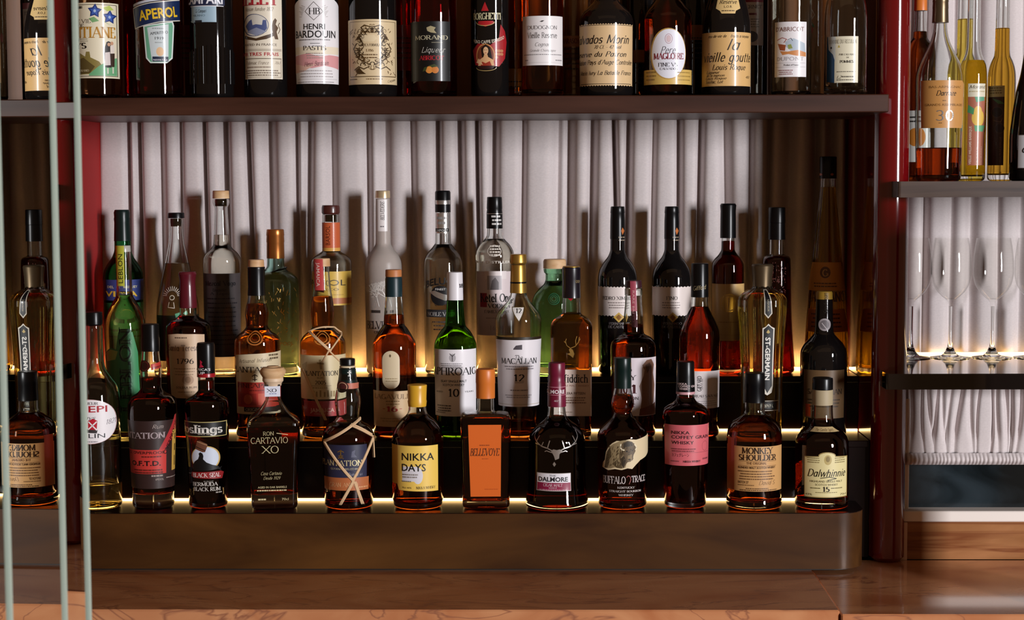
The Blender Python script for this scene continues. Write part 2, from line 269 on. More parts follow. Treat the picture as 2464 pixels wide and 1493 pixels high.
# ------------------------------------------------------------------ lettering: a small single-stroke alphabet
GL = dict(l.split('=', 1) for l in r"""A=.8|<L0 0 .4 1;L.4 1 .8 0>;L.16 .36 .64 .36
B=.62|<L.1 0 .1 1>;L.1 1 .32 1 A.32 .76 .22 .24 90 -90 L.1 .52;L.1 .52 .36 .52 A.36 .26 .26 .26 90 -90 L.1 0
C=.76|A.42 .5 .38 .5 48 312
D=.8|<L.1 0 .1 1>;L.1 1 .35 1 A.35 .5 .4 .5 90 -90 L.1 0
E=.62|<L.1 0 .1 1>;L.1 1 .55 1 L.55 .82;L.1 .52 .45 .52;L.1 0 .58 0 L.58 .2
F=.58|<L.1 0 .1 1>;L.1 1 .55 1 L.55 .82;L.1 .52 .45 .52
G=.82|A.42 .5 .38 .5 48 345;L.78 .42 .78 .1;L.55 .42 .8 .42
H=.84|<L.1 0 .1 1>;<L.74 0 .74 1>;L.1 .52 .74 .52
I=.3|<L.15 0 .15 1>
J=.42|<L.3 1 .3 .15 A.15 .15 .15 .15 0 -120
K=.78|<L.1 0 .1 1>;L.68 1 .1 .42;L.3 .58 .74 0>
L=.6|<L.1 0 .1 1>;L.1 0 .56 0 L.56 .2
M=1|<L.1 0 .12 1;L.12 1 .5 .1;L.5 .1 .88 1;<L.9 0 .88 1
N=.84|<L.1 0 .1 1>;L.1 1 .74 0;L.74 0 .74 1>
O=.86|A.43 .5 .39 .5 0 360
P=.62|<L.1 0 .1 1>;L.1 1 .32 1 A.32 .74 .26 .26 90 -90 L.1 .48
Q=.86|A.43 .5 .39 .5 0 360;L.5 .2 .8 -.1
R=.72|<L.1 0 .1 1>;L.1 1 .32 1 A.32 .74 .26 .26 90 -90 L.1 .48;L.32 .48 .68 0>
S=.58|A.29 .74 .22 .26 35 270 A.29 .25 .24 .25 90 -150
T=.74|<L.37 0 .37 1;L.04 .82 .04 1 L.7 1 L.7 .82
U=.8|<L.1 1 .1 .35 A.4 .35 .3 .35 180 360 L.7 1>
V=.8|<L0 1 .4 0;L.4 0 .8 1>
W=1.1|<L0 1 .28 0;L.28 0 .55 1;L.55 1 .82 0;L.82 0 1.1 1>
X=.8|<L0 1 .8 0>;<L0 0 .8 1>
Y=.78|<L0 1 .39 .45;L.39 .45 .78 1>;<L.39 0 .39 .45
Z=.68|L.06 .82 .06 1 L.62 1 L.04 0 L.64 0 L.64 .18
a=.52|A.24 .33 .2 .33 0 360;L.44 .66 .44 0>
b=.54|<L.08 1 .08 0;A.28 .33 .2 .33 0 360
c=.48|A.27 .33 .22 .33 45 315
d=.54|A.25 .33 .2 .33 0 360;<L.45 1 .45 0>
e=.5|L.06 .36 .45 .36 A.26 .33 .2 .33 8 320
f=.36|<L.14 0 .14 .8 A.28 .8 .14 .2 180 60;L.02 .66 .3 .66
g=.54|A.25 .33 .2 .33 0 360;L.45 .66 .45 -.1 A.25 -.1 .2 .2 0 -160
h=.56|<L.08 1 .08 0>;A.27 .42 .19 .24 180 0 L.46 0>
i=.22|<L.1 .66 .1 0>;L.1 .86 .1 .94
j=.22|<L.12 .66 .12 -.1 A.0 -.1 .12 .2 0 -120;L.12 .86 .12 .94
k=.52|<L.08 1 .08 0>;L.44 .66 .1 .28;L.22 .4 .48 0>
l=.22|<L.1 1 .1 0>
m=.84|<L.08 .66 .08 0>;A.25 .42 .17 .24 180 0 L.42 0>;A.59 .42 .17 .24 180 0 L.76 0>
n=.56|<L.08 .66 .08 0>;A.27 .42 .19 .24 180 0 L.46 0>
o=.54|A.27 .33 .23 .33 0 360
p=.54|<L.08 .66 .08 -.3>;A.28 .33 .2 .33 0 360
q=.54|A.25 .33 .2 .33 0 360;<L.45 .66 .45 -.3>
r=.38|<L.08 .66 .08 0>;A.26 .46 .18 .2 180 50
s=.42|A.21 .49 .15 .17 30 270 A.21 .17 .16 .17 90 -150
t=.34|L.14 .9 .14 .16 A.26 .16 .12 .16 180 290;L.02 .66 .3 .66
u=.56|<L.08 .66 .08 .24 A.26 .24 .18 .24 180 360 L.44 .66;L.44 .66 .44 0>
v=.5|<L0 .66 .25 0;L.25 0 .5 .66>
w=.76|<L0 .66 .2 0;L.2 0 .38 .66;L.38 .66 .56 0;L.56 0 .76 .66>
x=.5|<L0 .66 .5 0>;<L0 0 .5 .66>
y=.5|<L0 .66 .26 0;L.5 .66 .16 -.3
z=.46|L.04 .66 .42 .66 L.04 0 L.44 0
0=.56|A.28 .5 .23 .5 0 360
1=.36|L.06 .82 .2 1 L.2 0>
2=.54|A.27 .72 .21 .28 160 -30 L.06 0 L.5 0
3=.5|A.24 .75 .2 .25 140 -90 A.24 .26 .22 .26 90 -140
4=.54|L.4 0 .4 1 L.04 .3 L.52 .3
5=.5|L.46 1 .14 1 L.1 .56 A.24 .3 .22 .3 110 -140
6=.54|A.27 .3 .22 .3 0 360;A.5 .36 .45 .62 105 180
7=.5|L.04 1 .48 1 L.18 0
8=.5|A.25 .75 .18 .25 0 360;A.25 .26 .22 .26 0 360
9=.54|A.27 .7 .22 .3 0 360;A.04 .64 .45 .62 -75 0
.=.2|L.08 0 .1 .06
,=.2|L.1 .06 .04 -.14
'=.18|L.1 1 .06 .78
-=.36|L.04 .36 .32 .36
+=.5|L.05 .4 .45 .4;L.25 .15 .25 .65""".split('\n'))
ACC = {'é': ('e', ';L.2 .78 .36 .95'), 'è': ('e', ';L.16 .95 .3 .78'), 'È': ('E', ';L.2 1.25 .36 1.08'), 'É': ('E', ';L.24 1.08 .4 1.25')}
def strokes(ch):
    base, ex = ACC.get(ch, (ch, '')); g = GL.get(base)
    if not g: return .34, []
    w, s = g.split('|', 1); res = []
    for st_ in (s+ex).split(';'):
        a = st_.startswith('<'); b = st_.endswith('>'); st_ = st_.strip('<>'); P = []
        for k, nums in re.findall(r'([LA])([^LA]*)', st_):
            v = [float(t) for t in nums.split()]
            if k == 'L': P += list(zip(v[::2], v[1::2]))
            else:
                n = max(3, int(abs(v[5]-v[4])/24)); P += [(v[0]+v[2]*math.cos(math.radians(v[4]+(v[5]-v[4])*i/n)), v[1]+v[3]*math.sin(math.radians(v[4]+(v[5]-v[4])*i/n))) for i in range(n+1)]
        res.append((P, a, b))
    return float(w), res
def nibtext(s, thick, thin, serif, slant=0, gap=.10):
    "quads of the lettering with cap height 1"
    Q = []; x = 0
    for ch in s:
        w, st_ = strokes(ch)
        for P, a, b in st_:
            for (ax, ay), (bx, by) in zip(P, P[1:]):
                dx, dy = bx-ax, by-ay; l = math.hypot(dx, dy)
                if l < 1e-5: continue
                dx /= l; dy /= l; v = abs(dy); h = thin+(thick-thin)*v
                if .3 < v < .985 and len(P) == 2 and dx*dy > 0 and thick > thin*1.5: h = thin*1.15
                h /= 2; e = thin*.35; nx, ny = -dy*h, dx*h
                Q.append([(x+ax-dx*e+nx, ay-dy*e+ny), (x+ax-dx*e-nx, ay-dy*e-ny), (x+bx+dx*e-nx, by+dy*e-ny), (x+bx+dx*e+nx, by+dy*e+ny)])
            if serif:
                for f, (ex, ey) in ((a, P[0]), (b, P[-1])):
                    if f: q = thick*.5+serif; Q.append([(x+ex-q, ey-thin*.5), (x+ex+q, ey-thin*.5), (x+ex+q, ey+thin*.5), (x+ex-q, ey+thin*.5)])
        x += w+gap
    return [[(px+slant*py, py) for px, py in q] for q in Q], max(x-gap, .01)
_TX = {}
def sanstext(s, bold):
    k = (s, bold)
    if k in _TX: return _TX[k]
    c = bpy.data.curves.new('t', 'FONT'); c.body = s; c.resolution_u = 2; c.offset = bold
    o = bpy.data.objects.new('t', c); COL.objects.link(o); me = o.to_mesh()
    V = [(v.co.x, v.co.y) for v in me.vertices]; F = [[V[i] for i in p.vertices] for p in me.polygons]
    o.to_mesh_clear(); bpy.data.objects.remove(o); bpy.data.curves.remove(c)
    xs = [v[0] for v in V] or [0, 1]; x0, x1 = min(xs), max(xs); ch = .73
    r = ([[((x-x0)/ch, y/ch) for x, y in f] for f in F], max((x1-x0)/ch, .01)); _TX[k] = r; return r
FONTS = {'r': (.15, .05, .08, 0), 'R': (.20, .065, .09, 0), 'i': (.13, .05, .07, .22), 'c': (.085, .055, 0, .32), 'C': (.12, .07, 0, .3), 'l': (.10, .06, .05, 0), 'S': (.16, .14, 0, 0)}
# ------------------------------------------------------------------ printed designs, drawn flat in photo pixels
PRM = {}
def pr(col):
    if col not in PRM:
        c = col
        if c == 'gold': PRM[col] = mat('gold_foil', 'c9a45a', .32, metal=.85)
        elif c == 'silver': PRM[col] = mat('silver_print', 'd8d4d0', .25, metal=.85)
        elif c == 'palegold': PRM[col] = mat('pale_gold_print', 'dccfa0', .4, metal=.3)
        elif c.endswith('*'): PRM[col] = mat('gloss_print_'+c[:-1], c[:-1], .2, coat=.4)
        else: PRM[col] = mat('print_'+c, c, .45, spec=.4, coat=.22, cr=.13)
    return PRM[col]
class D:
    def __init__(s, B): s.B = B; s.q = []; s.n = 0
    def U(s, x):                                              # photo x -> arc length from the bottle's middle, in pixels
        B = s.B; u = (x-B.cx)/B.lr
        if B.flat: return x-B.cx
        if abs(u) >= 1: return math.copysign(B.lr*(math.pi/2+(abs(u)-1)), u)
        return B.lr*math.asin(u)
    def raw(s, poly, col, top=False):
        s.q.append((poly, col, 34 if top else min(s.n, 31)))
    def P(s, pts, col, raw=False):
        pts = pts if raw else [(s.U(x), y) for x, y in pts]; s.n += 1
        for t in tessellate_polygon([[Vector((x, y, 0)) for x, y in pts]]): s.raw([pts[i] for i in t], col)
        return s
    def R(s, x0, y0, x1, y1, col):
        s.n += 1; a, b = s.U(x0), s.U(x1); s.raw([(a, y0), (b, y0), (b, y1), (a, y1)], col); return s
    def E(s, cx, cy, rx, ry, col, n=36):
        s.n += 1; a, b = s.U(cx-rx), s.U(cx+rx); m, r = (a+b)/2, (b-a)/2
        s.raw([(m+r*math.cos(2*math.pi*k/n), cy+ry*math.sin(2*math.pi*k/n)) for k in range(n)], col); return s
    def O(s, cx, cy, rx, ry, w, col, n=40, a0=0, a1=360):     # outline ring
        a, b = s.U(cx-rx), s.U(cx+rx); m, r = (a+b)/2, (b-a)/2; s.n += 1
        for k in range(n):
            t = [math.radians(a0+(a1-a0)*(k+j)/n) for j in (0, 1)]
            s.raw([(m+(r+d)*math.cos(q), cy+(ry+d)*math.sin(q)) for q, d in ((t[0], 0), (t[1], 0), (t[1], -w), (t[0], -w))], col)
        return s
    def F(s, x0, y0, x1, y1, w, col):                          # frame
        return s.R(x0, y0, x1, y0+w, col).R(x0, y1-w, x1, y1, col).R(x0, y0, x0+w, y1, col).R(x1-w, y0, x1, y1, col)
    def L(s, pts, w, col, raw=False):
        pts = pts if raw else [(s.U(x), y) for x, y in pts]; w /= 2
        for (ax, ay), (bx, by) in zip(pts, pts[1:]):
            l = math.hypot(bx-ax, by-ay)
            if l < 1e-4: continue
            dx, dy = (bx-ax)/l, (by-ay)/l; e = w*.5
            s.raw([(ax-dx*e-dy*w, ay-dy*e+dx*w), (bx+dx*e-dy*w, by+dy*e+dx*w), (bx+dx*e+dy*w, by+dy*e-dx*w), (ax-dx*e+dy*w, ay-dy*e-dx*w)], col, True)
        return s
    def T(s, txt, x0, x1, y, h, col, f='n', rot=0, arch=0, raw=False):
        "lettering between photo x0 and x1 on baseline y with cap height h; rot in degrees anticlockwise about its middle"
        Q, w = sanstext(txt, {'n': 0, 'N': .012, 'B': .026}[f]) if f in 'nNB' else nibtext(txt, *FONTS[f])
        a, b = (x0-s.B.cx, x1-s.B.cx) if raw else (s.U(x0), s.U(x1)); m = (a+b)/2; L_ = b-a; k = L_/w
        c, sn = math.cos(math.radians(rot)), math.sin(math.radians(rot))
        for q in Q:
            pts = []
            for px, py in q:
                X = px*k-L_/2; Yy = py*h
                if arch: Yy += arch*(1-(2*X/L_)**2)
                pts.append((m+X*c-(Yy-h/2)*sn, y-h/2-(X*sn+(Yy-h/2)*c)) if rot else (m+X, y-Yy))
            s.raw(pts, col, True)
        return s
    def V(s, txt, xm, y0, y1, h, col, f='N', up=True):         # vertical lettering centred on xm, between y0 and y1
        Q, w = sanstext(txt, {'n': 0, 'N': .012, 'B': .026}[f]) if f in 'nNB' else nibtext(txt, *FONTS[f])
        m = s.U(xm); k = abs(y1-y0)/w
        for q in Q: s.raw([((m-h/2*(1 if up else -1)*-1-py*h if up else m-h/2+py*h), (y1-px*k if up else y0+px*k)) for px, py in q], col, True)
        return s
    def M(s, x0, x1, y, h, col, n=1, dy=6, seed=1):            # lines of print too small to read: rows of short dashes
        r = random.Random(seed+int(x0)+int(y)); a, b = s.U(x0), s.U(x1)
        for i in range(n):
            x = a+(r.random()*.08*(b-a) if i else 0); e = b-r.random()*.12*(b-a)
            while x < e:
                w = r.uniform(.8, 2.6)*max(h, 1.6)*.7; s.raw([(x, y+i*dy-h), (min(x+w, e), y+i*dy-h), (min(x+w, e), y+i*dy-h*.25), (x, y+i*dy-h*.25)], col, True); x += w+r.uniform(.8, 1.6)
        return s
def clip(poly, lo, hi):
    for sgn, v in ((1, lo), (-1, hi)):
        out = []
        for i, p in enumerate(poly):
            q = poly[(i+1) % len(poly)]; dp, dq = sgn*(p[0]-v), sgn*(q[0]-v)
            if dp >= 0: out.append(p)
            if dp*dq < 0: t = dp/(dp-dq); out.append((p[0]+(q[0]-p[0])*t, p[1]+(q[1]-p[1])*t))
        poly = out
        if len(poly) < 3: return None
    return poly
# ------------------------------------------------------------------ bottles
def pchip(pts, n=44):
    "smooth monotone curve through (y, r) points"
    ys = [p[0] for p in pts]; rs = [p[1] for p in pts]; m = len(pts); d = [(rs[i+1]-rs[i])/(ys[i+1]-ys[i]) for i in range(m-1)]; t = [d[0]]+[0 if d[i-1]*d[i] <= 0 else 2*d[i-1]*d[i]/(d[i-1]+d[i]) for i in range(1, m-1)]+[d[-1]]
    out = []
    for i in range(m-1):
        h = ys[i+1]-ys[i]; k = max(1, min(9, int(round(n*h/(ys[-1]-ys[0]))+1+2*(abs(rs[i+1]-rs[i]) > 3))))
        if abs(rs[i]-rs[i+1]) < .01 and t[i] == 0 == t[i+1]: k = 1
        for j in range(k):
            u = j/k; h00, h10, h01, h11 = 2*u**3-3*u*u+1, u**3-2*u*u+u, -2*u**3+3*u*u, u**3-u*u
            out.append((ys[i]+h*u, h00*rs[i]+h10*h*t[i]+h01*rs[i+1]+h11*h*t[i+1]))
    return out+[pts[-1]]
def section(shape, n=44):
    if shape == 'round': return [(math.sin(2*math.pi*k/n), -math.cos(2*math.pi*k/n)) for k in range(n)]
    if shape == 'fluted': return [((1+.045*math.cos(10*a))*math.sin(a), -(1+.045*math.cos(10*a))*math.cos(a)) for a in (2*math.pi*k/80 for k in range(80))]
    if isinstance(shape, tuple):                             # ('box', depth ratio, corner radius)
        _, dp, c = shape; P = []
        for sx, sy, a0 in ((1, -1, -90), (1, 1, 0), (-1, 1, 90), (-1, -1, 180)):
            for k in range(7):
                a = math.radians(a0+15*k); P.append((sx*(1-c)+c*math.cos(a), sy*(dp-c)+c*math.sin(a)))
        return P
def lathe(rows, sec, close=False, cap0=True, cap1=True, blend=None):
    "rows of (z, r) swept round the section; blend(z) mixes towards a circle"
    n = len(sec); V = []; F = []
    for z, r in rows:
        for x, y in sec:
            if blend:
                b = blend(z); l = math.hypot(x, y); x, y = x*(1-b)+x/l*b, y*(1-b)+y/l*b
            V.append((x*r, y*r, z))
    m = len(rows)
    for j in range(m-1 if not close else m):
        a, b = j*n, ((j+1) % m)*n
        for i in range(n): F.append((a+i, a+(i+1) % n, b+(i+1) % n, b+i))
    if not close:
        if cap0: F.append(tuple(range(n-1, -1, -1)))
        if cap1: F.append(tuple(range((m-1)*n, m*n)))
    return V, F
NB = 0
class Bottle:
    def __init__(s, kind, label, cx, row, prof, cat='bottle', group=None, shape='round', base=None, Y=None, blend=None, rot=0):
        s.Y, s.z = ROWS[row]; s.cp = None
        if Y is not None: s.Y = Y
        s.cx = cx; s.shape = shape; s.flat = isinstance(shape, tuple); s.sec = section(shape)
        s.dep = shape[1] if s.flat else 1
        py = prof[len(prof)//2][0]; p = at(cx, (prof[0][0]+prof[-1][0])/2, s.Y); s.X = p.x
        s.S = FPX/(FW.dot(p-CAM)); s.prof = prof; s.lr = prof[-1][1]; s.blend = blend
        s.o = empty(kind, (s.X, s.Y, s.z), math.atan2(CAM.x-s.X, s.Y-CAM.y)+rot)
        tag(s.o, label, cat, group or {'1': 'bottles on the lowest step', '2': 'bottles on the middle step', '3': 'bottles on the top step', 'u': 'bottles along the front of the upper shelf', 'v': 'bottles standing behind on the upper shelf'}.get(row, 'bottles on the right shelf'))
        rmax = max(r for _, r in prof)/s.S
        s.zy = lambda y: at(cx, y, s.Y).z-s.z
        s.zf = lambda y, r: at(cx, y, s.Y-r*s.dep).z-s.z
        s.pts = pchip(prof); s.rows = []
        zz = [(s.zy(y), r/s.S) for y, r in s.pts]; h = zz[-1][1]
        zz = [q for q in zz if q[0] > .009]; rb = zz[-1][1]
        s.out = zz+[(.007, rb), (.003, rb-.0012), (.0009, rb-.0035), (0, rb-.007)]
    def rat(s, z):
        q = s.out
        for (z0, r0), (z1, r1) in zip(q, q[1:]):
            if z1 <= z <= z0: return r1+(r0-r1)*(z-z1)/max(z0-z1, 1e-9)
        return q[0][1] if z > q[0][0] else q[-1][1]
    def bl(s): return (lambda z: max(0, min(1, (z-s.zy(s.blend[1]))/(s.zy(s.blend[0])-s.zy(s.blend[1]))))) if s.blend else None
    def solid(s, m, name='glass_body'):
        V, F = lathe(s.out, s.sec, blend=s.bl()); F = [f[::-1] for f in F]; link(name, V, F, m, s.o); return s
    def shell(s, m=None, wall=.0022, foot=.006, punt=.004, liq=None, lcol=None, ior=1.345, name='glass_body'):
        "hollow glass, with the liquid inside as its own mesh"
        w = wall; zin = foot; inn = [(z, max(r-w, .002)) for z, r in s.out if z > zin+.004]; rb = inn[-1][1]
        inn += [(zin+.004, rb-.0002), (zin+.0012, rb-.002), (zin, rb-.006)]
        out = s.out+[(punt*.6, s.out[-1][1]*.72), (punt, s.out[-1][1]*.4), (punt*1.05, .0006)]
        inner = inn+[(zin+punt*.7, inn[-1][1]*.6), (zin+punt, .0006)]
        V, F = lathe(out+inner[::-1], s.sec, close=True, blend=s.bl()); link(name, V, [f[::-1] for f in F], m or CLEAR, s.o, ang=35)
        if lcol:
            zl = s.zy(liq); e = .00025; z0 = min(zl, inn[0][0]-.001)
            lq = [(z0, s.inr(inn, z0)-.0004), (z0-.0005, s.inr(inn, z0)+e)]+[(z, r+e) for z, r in inn if z < z0-.0008 and z > zin]+[(zin-e, inn[-1][1]), (zin+punt*.7-e, inn[-1][1]*.6), (zin+punt-e, .0006)]
            V, F = lathe(lq, s.sec, blend=s.bl()); link('liquid', V, [f[::-1] for f in F], glassm('liquid', lcol, ior), s.o)
        return s
    @staticmethod
    def inr(inn, z):
        for (z0, r0), (z1, r1) in zip(inn, inn[1:]):
            if z1 <= z <= z0: return r1+(r0-r1)*(z-z1)/max(z0-z1, 1e-9)
        return inn[0][1]
    def cap(s, prof, m, name='cap', label=None, sec=None):
        rows = [(s.zy(y), r/s.S) for y, r in prof]
        z0, r0 = rows[0]; rows = [(z0, max(r0-.0012, .0004)), (z0-.0006, r0-.0003)]+[(z0-.0014, r0)]+rows[1:]
        V, F = lathe(rows, sec or section('round', 36)); o = link(name, V, [f[::-1] for f in F], m, s.cp if s.cp and name in ('cap_ring', 'cap_top', 'sleeve_band') else s.o, ang=30)
        if name in ('cap', 'sleeve', 'capsule', 'stopper', 'neck_sleeve'): s.cp = o
        if label: o['label'] = label
        return o
    def ring(s, y0, y1, r, m, name='cap_ring'): return s.cap([(y0, r), (y1, r)], m, name)
    def D(s, y):                                              # start a printed design on the part of the bottle around photo height y
        s.lr = s.rat(s.zy(y))*s.S; return D(s)
    def wrap(s, d, name='label', off=.0003, cap_r=None, label=None):
        V = []; F = []; fm = []; NV = []; cols = []; ci = {}; lr = s.lr; fl = 1.047 if s.shape == 'fluted' and cap_r is None else 1; step = max(lr*.09, 2.5)
        ya = [p[1] for q in d.q for p in q[0]]; y0, y1 = min(ya), max(ya); vs_ = 0
        if cap_r is None and not s.flat or s.flat:
            rr_ = [s.rat(s.zy(y0+(y1-y0)*k/12)) for k in range(13)]
            if max(abs(rr_[k]-(rr_[0]+(rr_[12]-rr_[0])*k/12)) for k in range(13)) > .00001: vs_ = 5
        for poly, col, ly in d.q:
            us = [p[0] for p in poly]; lo, hi = min(us), max(us)
            if col not in ci: ci[col] = len(cols); cols.append(pr(col))
            if s.flat: parts = [poly]
            else:
                parts = []; k0 = math.floor(lo/step); k1 = math.floor((hi-1e-6)/step)
                for k in range(k0, k1+1):
                    c = clip(poly, k*step, (k+1)*step) if k1 > k0 else poly
                    if c: parts.append(c)
            if vs_:                                          # follow a profile that is not straight over the label's height
                q = []
                for c in parts:
                    f = [(y, u) for u, y in c]; a_, b_ = min(p[0] for p in f), max(p[0] for p in f)
                    for k in range(math.floor(a_/vs_), math.floor((b_-1e-6)/vs_)+1):
                        e_ = clip(f, k*vs_, (k+1)*vs_)
                        if e_: q.append([(u, y) for y, u in e_])
                parts = q
            for c in parts:
                # winding so that normals face outwards
                ar = sum(a[0]*b[1]-b[0]*a[1] for a, b in zip(c, c[1:]+c[:1]))
                if abs(ar) < 1e-6: continue
                if ar > 0: c = c[::-1]
                n = len(V); e = off+min(ly, 34)*.00001; um = sum(p[0] for p in c)/len(c); k = math.floor(um/step); ym = sum(p[1] for p in c)/len(c)
                ua, ub = k*step/lr, (k+1)*step/lr
                va, vb = (math.floor(ym/vs_)*vs_, math.floor(ym/vs_)*vs_+vs_) if vs_ else (y0, y1+1e-6)
                if cap_r is None: za, zb = s.zf(va, lr/s.S), s.zf(vb, lr/s.S); ra, rb = s.rat(za), s.rat(zb)
                else: r_ = cap_r/s.S; za, zb = s.zf(va, r_), s.zf(vb, r_); ra = rb = r_
                for u, y in c:
                    t = (y-va)/(vb-va); z = za+(zb-za)*t; r = (ra+(rb-ra)*t)*fl+e
                    if s.flat: V.append((u/s.S, -(r-e)*s.dep-e, z))
                    else:
                        w = (u-k*step)/step; nl = Vector((math.sin(u/lr), -math.cos(u/lr), -(ra-rb)/max(abs(za-zb), 1e-6)*(1 if za > zb else -1))).normalized(); NV.append(nl)
                        V.append((r*(math.sin(ua)*(1-w)+math.sin(ub)*w), -r*(math.cos(ua)*(1-w)+math.cos(ub)*w), z))
                F.append(tuple(range(n, n+len(c)))); fm.append(ci[col])
        par = s.cp if cap_r is not None and s.cp and name in ('cap_print', 'sleeve_print', 'capsule_print') else s.o
        o = link(name, V, F, cols, par, fm, smooth=False)
        if NV and len(o.data.vertices) == len(NV):
            o.data.polygons.foreach_set('use_smooth', [True]*len(o.data.polygons)); o.data.normals_split_custom_set_from_vertices(NV)
        if label: o['label'] = label
        return o
# ------------------------------------------------------------------ materials of glass, spirits and closures
BLACKCAP = mat('black_cap', '08080a', .3, spec=.3); GREENCAP = mat('dark_green_cap', '0a1d1a', .32, spec=.35); NAVYCAP = mat('dark_blue_green_cap', '0d2a30', .4)
CORKW = noisy('pale_wood_stopper', 'c99a6a', 'e2bd90', (30, 30, 90), .55); CORK = noisy('cork', 'b98a58', 'd6ac7c', (90, 90, 90), .8)
WHISKY, DEEP, RUM, DARKRUM = (.76, .38, .11), (.60, .23, .055), (.50, .14, .038), (.27, .042, .016)
BLK = mat('near_black_glass', (.006, .005, .005), .04, spec=.5)
def dark(name, c): return mat(name, c, .04, spec=.5)
# ================================================================== lowest step
def b1():
    b = Bottle('liqueur_bottle', 'nearly empty clear bottle with round white label, first on the lowest step beside the mirror', 231, '1', [(784, 20), (792, 20.5), (800, 20), (865, 21), (884, 24), (905, 36), (930, 52), (952, 57), (970, 58), (1218, 58)])
    b.shell(liq=1160, lcol=(.95, .86, .62)); b.cap([(751, 20.5), (780, 20.5), (783, 18)], BLACKCAP)
    d = b.D(1020); d.E(226, 1016, 53, 54, 'c9a0a0').E(226, 1016, 51.5, 52.5, 'f3eef0')
    d.T('LIQUEUR', 192, 236, 975, 6, '40383a', 'r').T('GENEPI', 168, 257, 993, 16, 'b01828', 'N').T('1821', 252, 276, 1022, 11, '8a8088', 'c', 8).T('Pays', 196, 228, 1010, 8, '303030', 'c').T('DOLIN', 180, 251, 1055, 11, '2a2a2e', 'n')
    d.P([(212, 1014), (224, 1008), (234, 1014), (232, 1034), (222, 1040), (212, 1032)], 'c01c30').L([(214, 1016), (232, 1036)], 3, 'f3eef0').L([(232, 1016), (213, 1034)], 3, 'f3eef0').P([(206, 1034), (234, 1036), (232, 1044), (206, 1042)], '3a3436').M(208, 236, 1066, 3, '807880')
    b.wrap(d)
    b = Bottle('rum_bottle', 'dark rum bottle with diagonal red stripe across its brown label, black cap', 366, '1', [(845, 21), (868, 23), (886, 26), (905, 25), (930, 24), (942, 30), (955, 48), (975, 57), (985, 57.5), (1100, 53), (1200, 50), (1219, 50)])
    b.shell(foot=.026, liq=908, lcol=DARKRUM); b.cap([(780, 21), (812, 21), (815, 22), (845, 22)], BLACKCAP)
    d = b.D(1080); d.R(312, 1014, 424, 1178, '33211f').P([(372, 1098), (382, 1098), (424, 1022), (424, 1002), (416, 1004)], 'b43034')
    d.T('Rum', 366, 390, 1032, 9, 'c9b8b0', 'c').T('PLANTATION', 280, 394, 1056, 14, 'a8989a', 'R')
    d.T('OVERPROOF', 372, 428, 1062, 10, '2a0a0c', 'N', 61)
    d.R(311, 1084, 398, 1142, 'c83a34').T('O.F.T.D. OVERPROOF', 292, 394, 1094, 7, '3a1010', 'N').M(340, 390, 1103, 4, '5a1c18').T('O.F.T.D.', 318, 385, 1122, 12, '140607', 'B').M(322, 392, 1136, 5, '6a2018', 2, 6).R(411, 1040, 424, 1138, 'cfa34a').L([(417, 1050), (417, 1062)], 5, '40301c').L([(417, 1076), (417, 1090)], 5, '40301c').L([(417, 1104), (417, 1126)], 4, '40301c')
    d.T('69%VOL', 372, 392, 1158, 5, 'b8a8a0', 'n').M(362, 392, 1150, 5, 'a09088').M(398, 424, 1155, 3, 'a09088')
    b.wrap(d)
    d = b.D(884); d.E(352, 882, 12, 14, '2a0a0c*').O(352, 882, 9, 11, 1.5, '5a1a1c*').P([(366, 878), (390, 872), (390, 886), (366, 892)], 'c0392f').T('OVERPROOF', 368, 390, 887, 5, '401010', 'N', 10); b.wrap(d, 'neck_seal')
    b = Bottle('rum_bottle', 'black rum bottle with a seal balancing a barrel on its label, black and red cap', 499, '1', [(906, 20), (938, 20), (948, 28), (962, 50), (976, 53), (990, 53), (1150, 47), (1219, 46)])
    b.shell(foot=.009, liq=915, lcol=DARKRUM); b.cap([(825, 20.5), (834, 21.5), (896, 21.5), (906, 21)], BLACKCAP); b.ring(897, 907, 21.9, mat('red_band', '9c1420', .3))
    d = b.D(870); d.T("AMERICA'S", 470, 508, 893, 6, 'e8e4e4', 'N').T('CUP', 479, 496, 902, 6.5, 'e8e4e4', 'N').P([(486, 867), (491, 872), (489, 877), (494, 884), (484, 886), (486, 878)], 'c02040'); b.wrap(d, 'cap_print', cap_r=21.5)
    d = b.D(1080); d.R(448, 1016, 543, 1052, '0a0908').F(448, 1016, 543, 1052, 1.6, 'c8b878').T('Goslings', 440, 532, 1043, 19, 'ece8e0', 'R').T('SINCE 1806', 478, 508, 1047, 3.5, 'c8c0b0', 'n')
    d.E(495, 1104, 34, 30, 'c9a862').E(494, 1104, 31.5, 28, 'cdd6e6').P([(462, 1124), (468, 1112), (476, 1106), (479, 1098), (478, 1092), (482, 1089), (487, 1092), (489, 1098), (488, 1106), (496, 1114), (510, 1120), (524, 1124), (530, 1130), (500, 1134), (466, 1134)], '0b0b0d').P([(522, 1130), (534, 1125), (530, 1131), (533, 1137)], '0b0b0d')
    d.P([(471, 1078), (476, 1062), (482, 1061), (498, 1069), (499, 1074), (493, 1089), (487, 1089), (472, 1082)], '6a4230').L([(476, 1063), (498, 1072)], 2, 'a8805c').L([(473, 1076), (493, 1085)], 2, '2c1810')
    d.P([(460, 1138), (530, 1136), (538, 1140), (534, 1155), (464, 1152), (458, 1148)], '8c1c20').T('BLACK SEAL', 463, 529, 1150, 10, 'f0e6e0', 'r').T('80 PROOF', 488, 512, 1162, 4, '908880', 'n').T('BERMUDA', 462, 522, 1171, 8.6, 'e4dcd4', 'r').T('BLACK RUM', 464, 529, 1183, 8.6, 'e4dcd4', 'r').M(518, 534, 1190, 4, 'a09890')
    b.wrap(d)
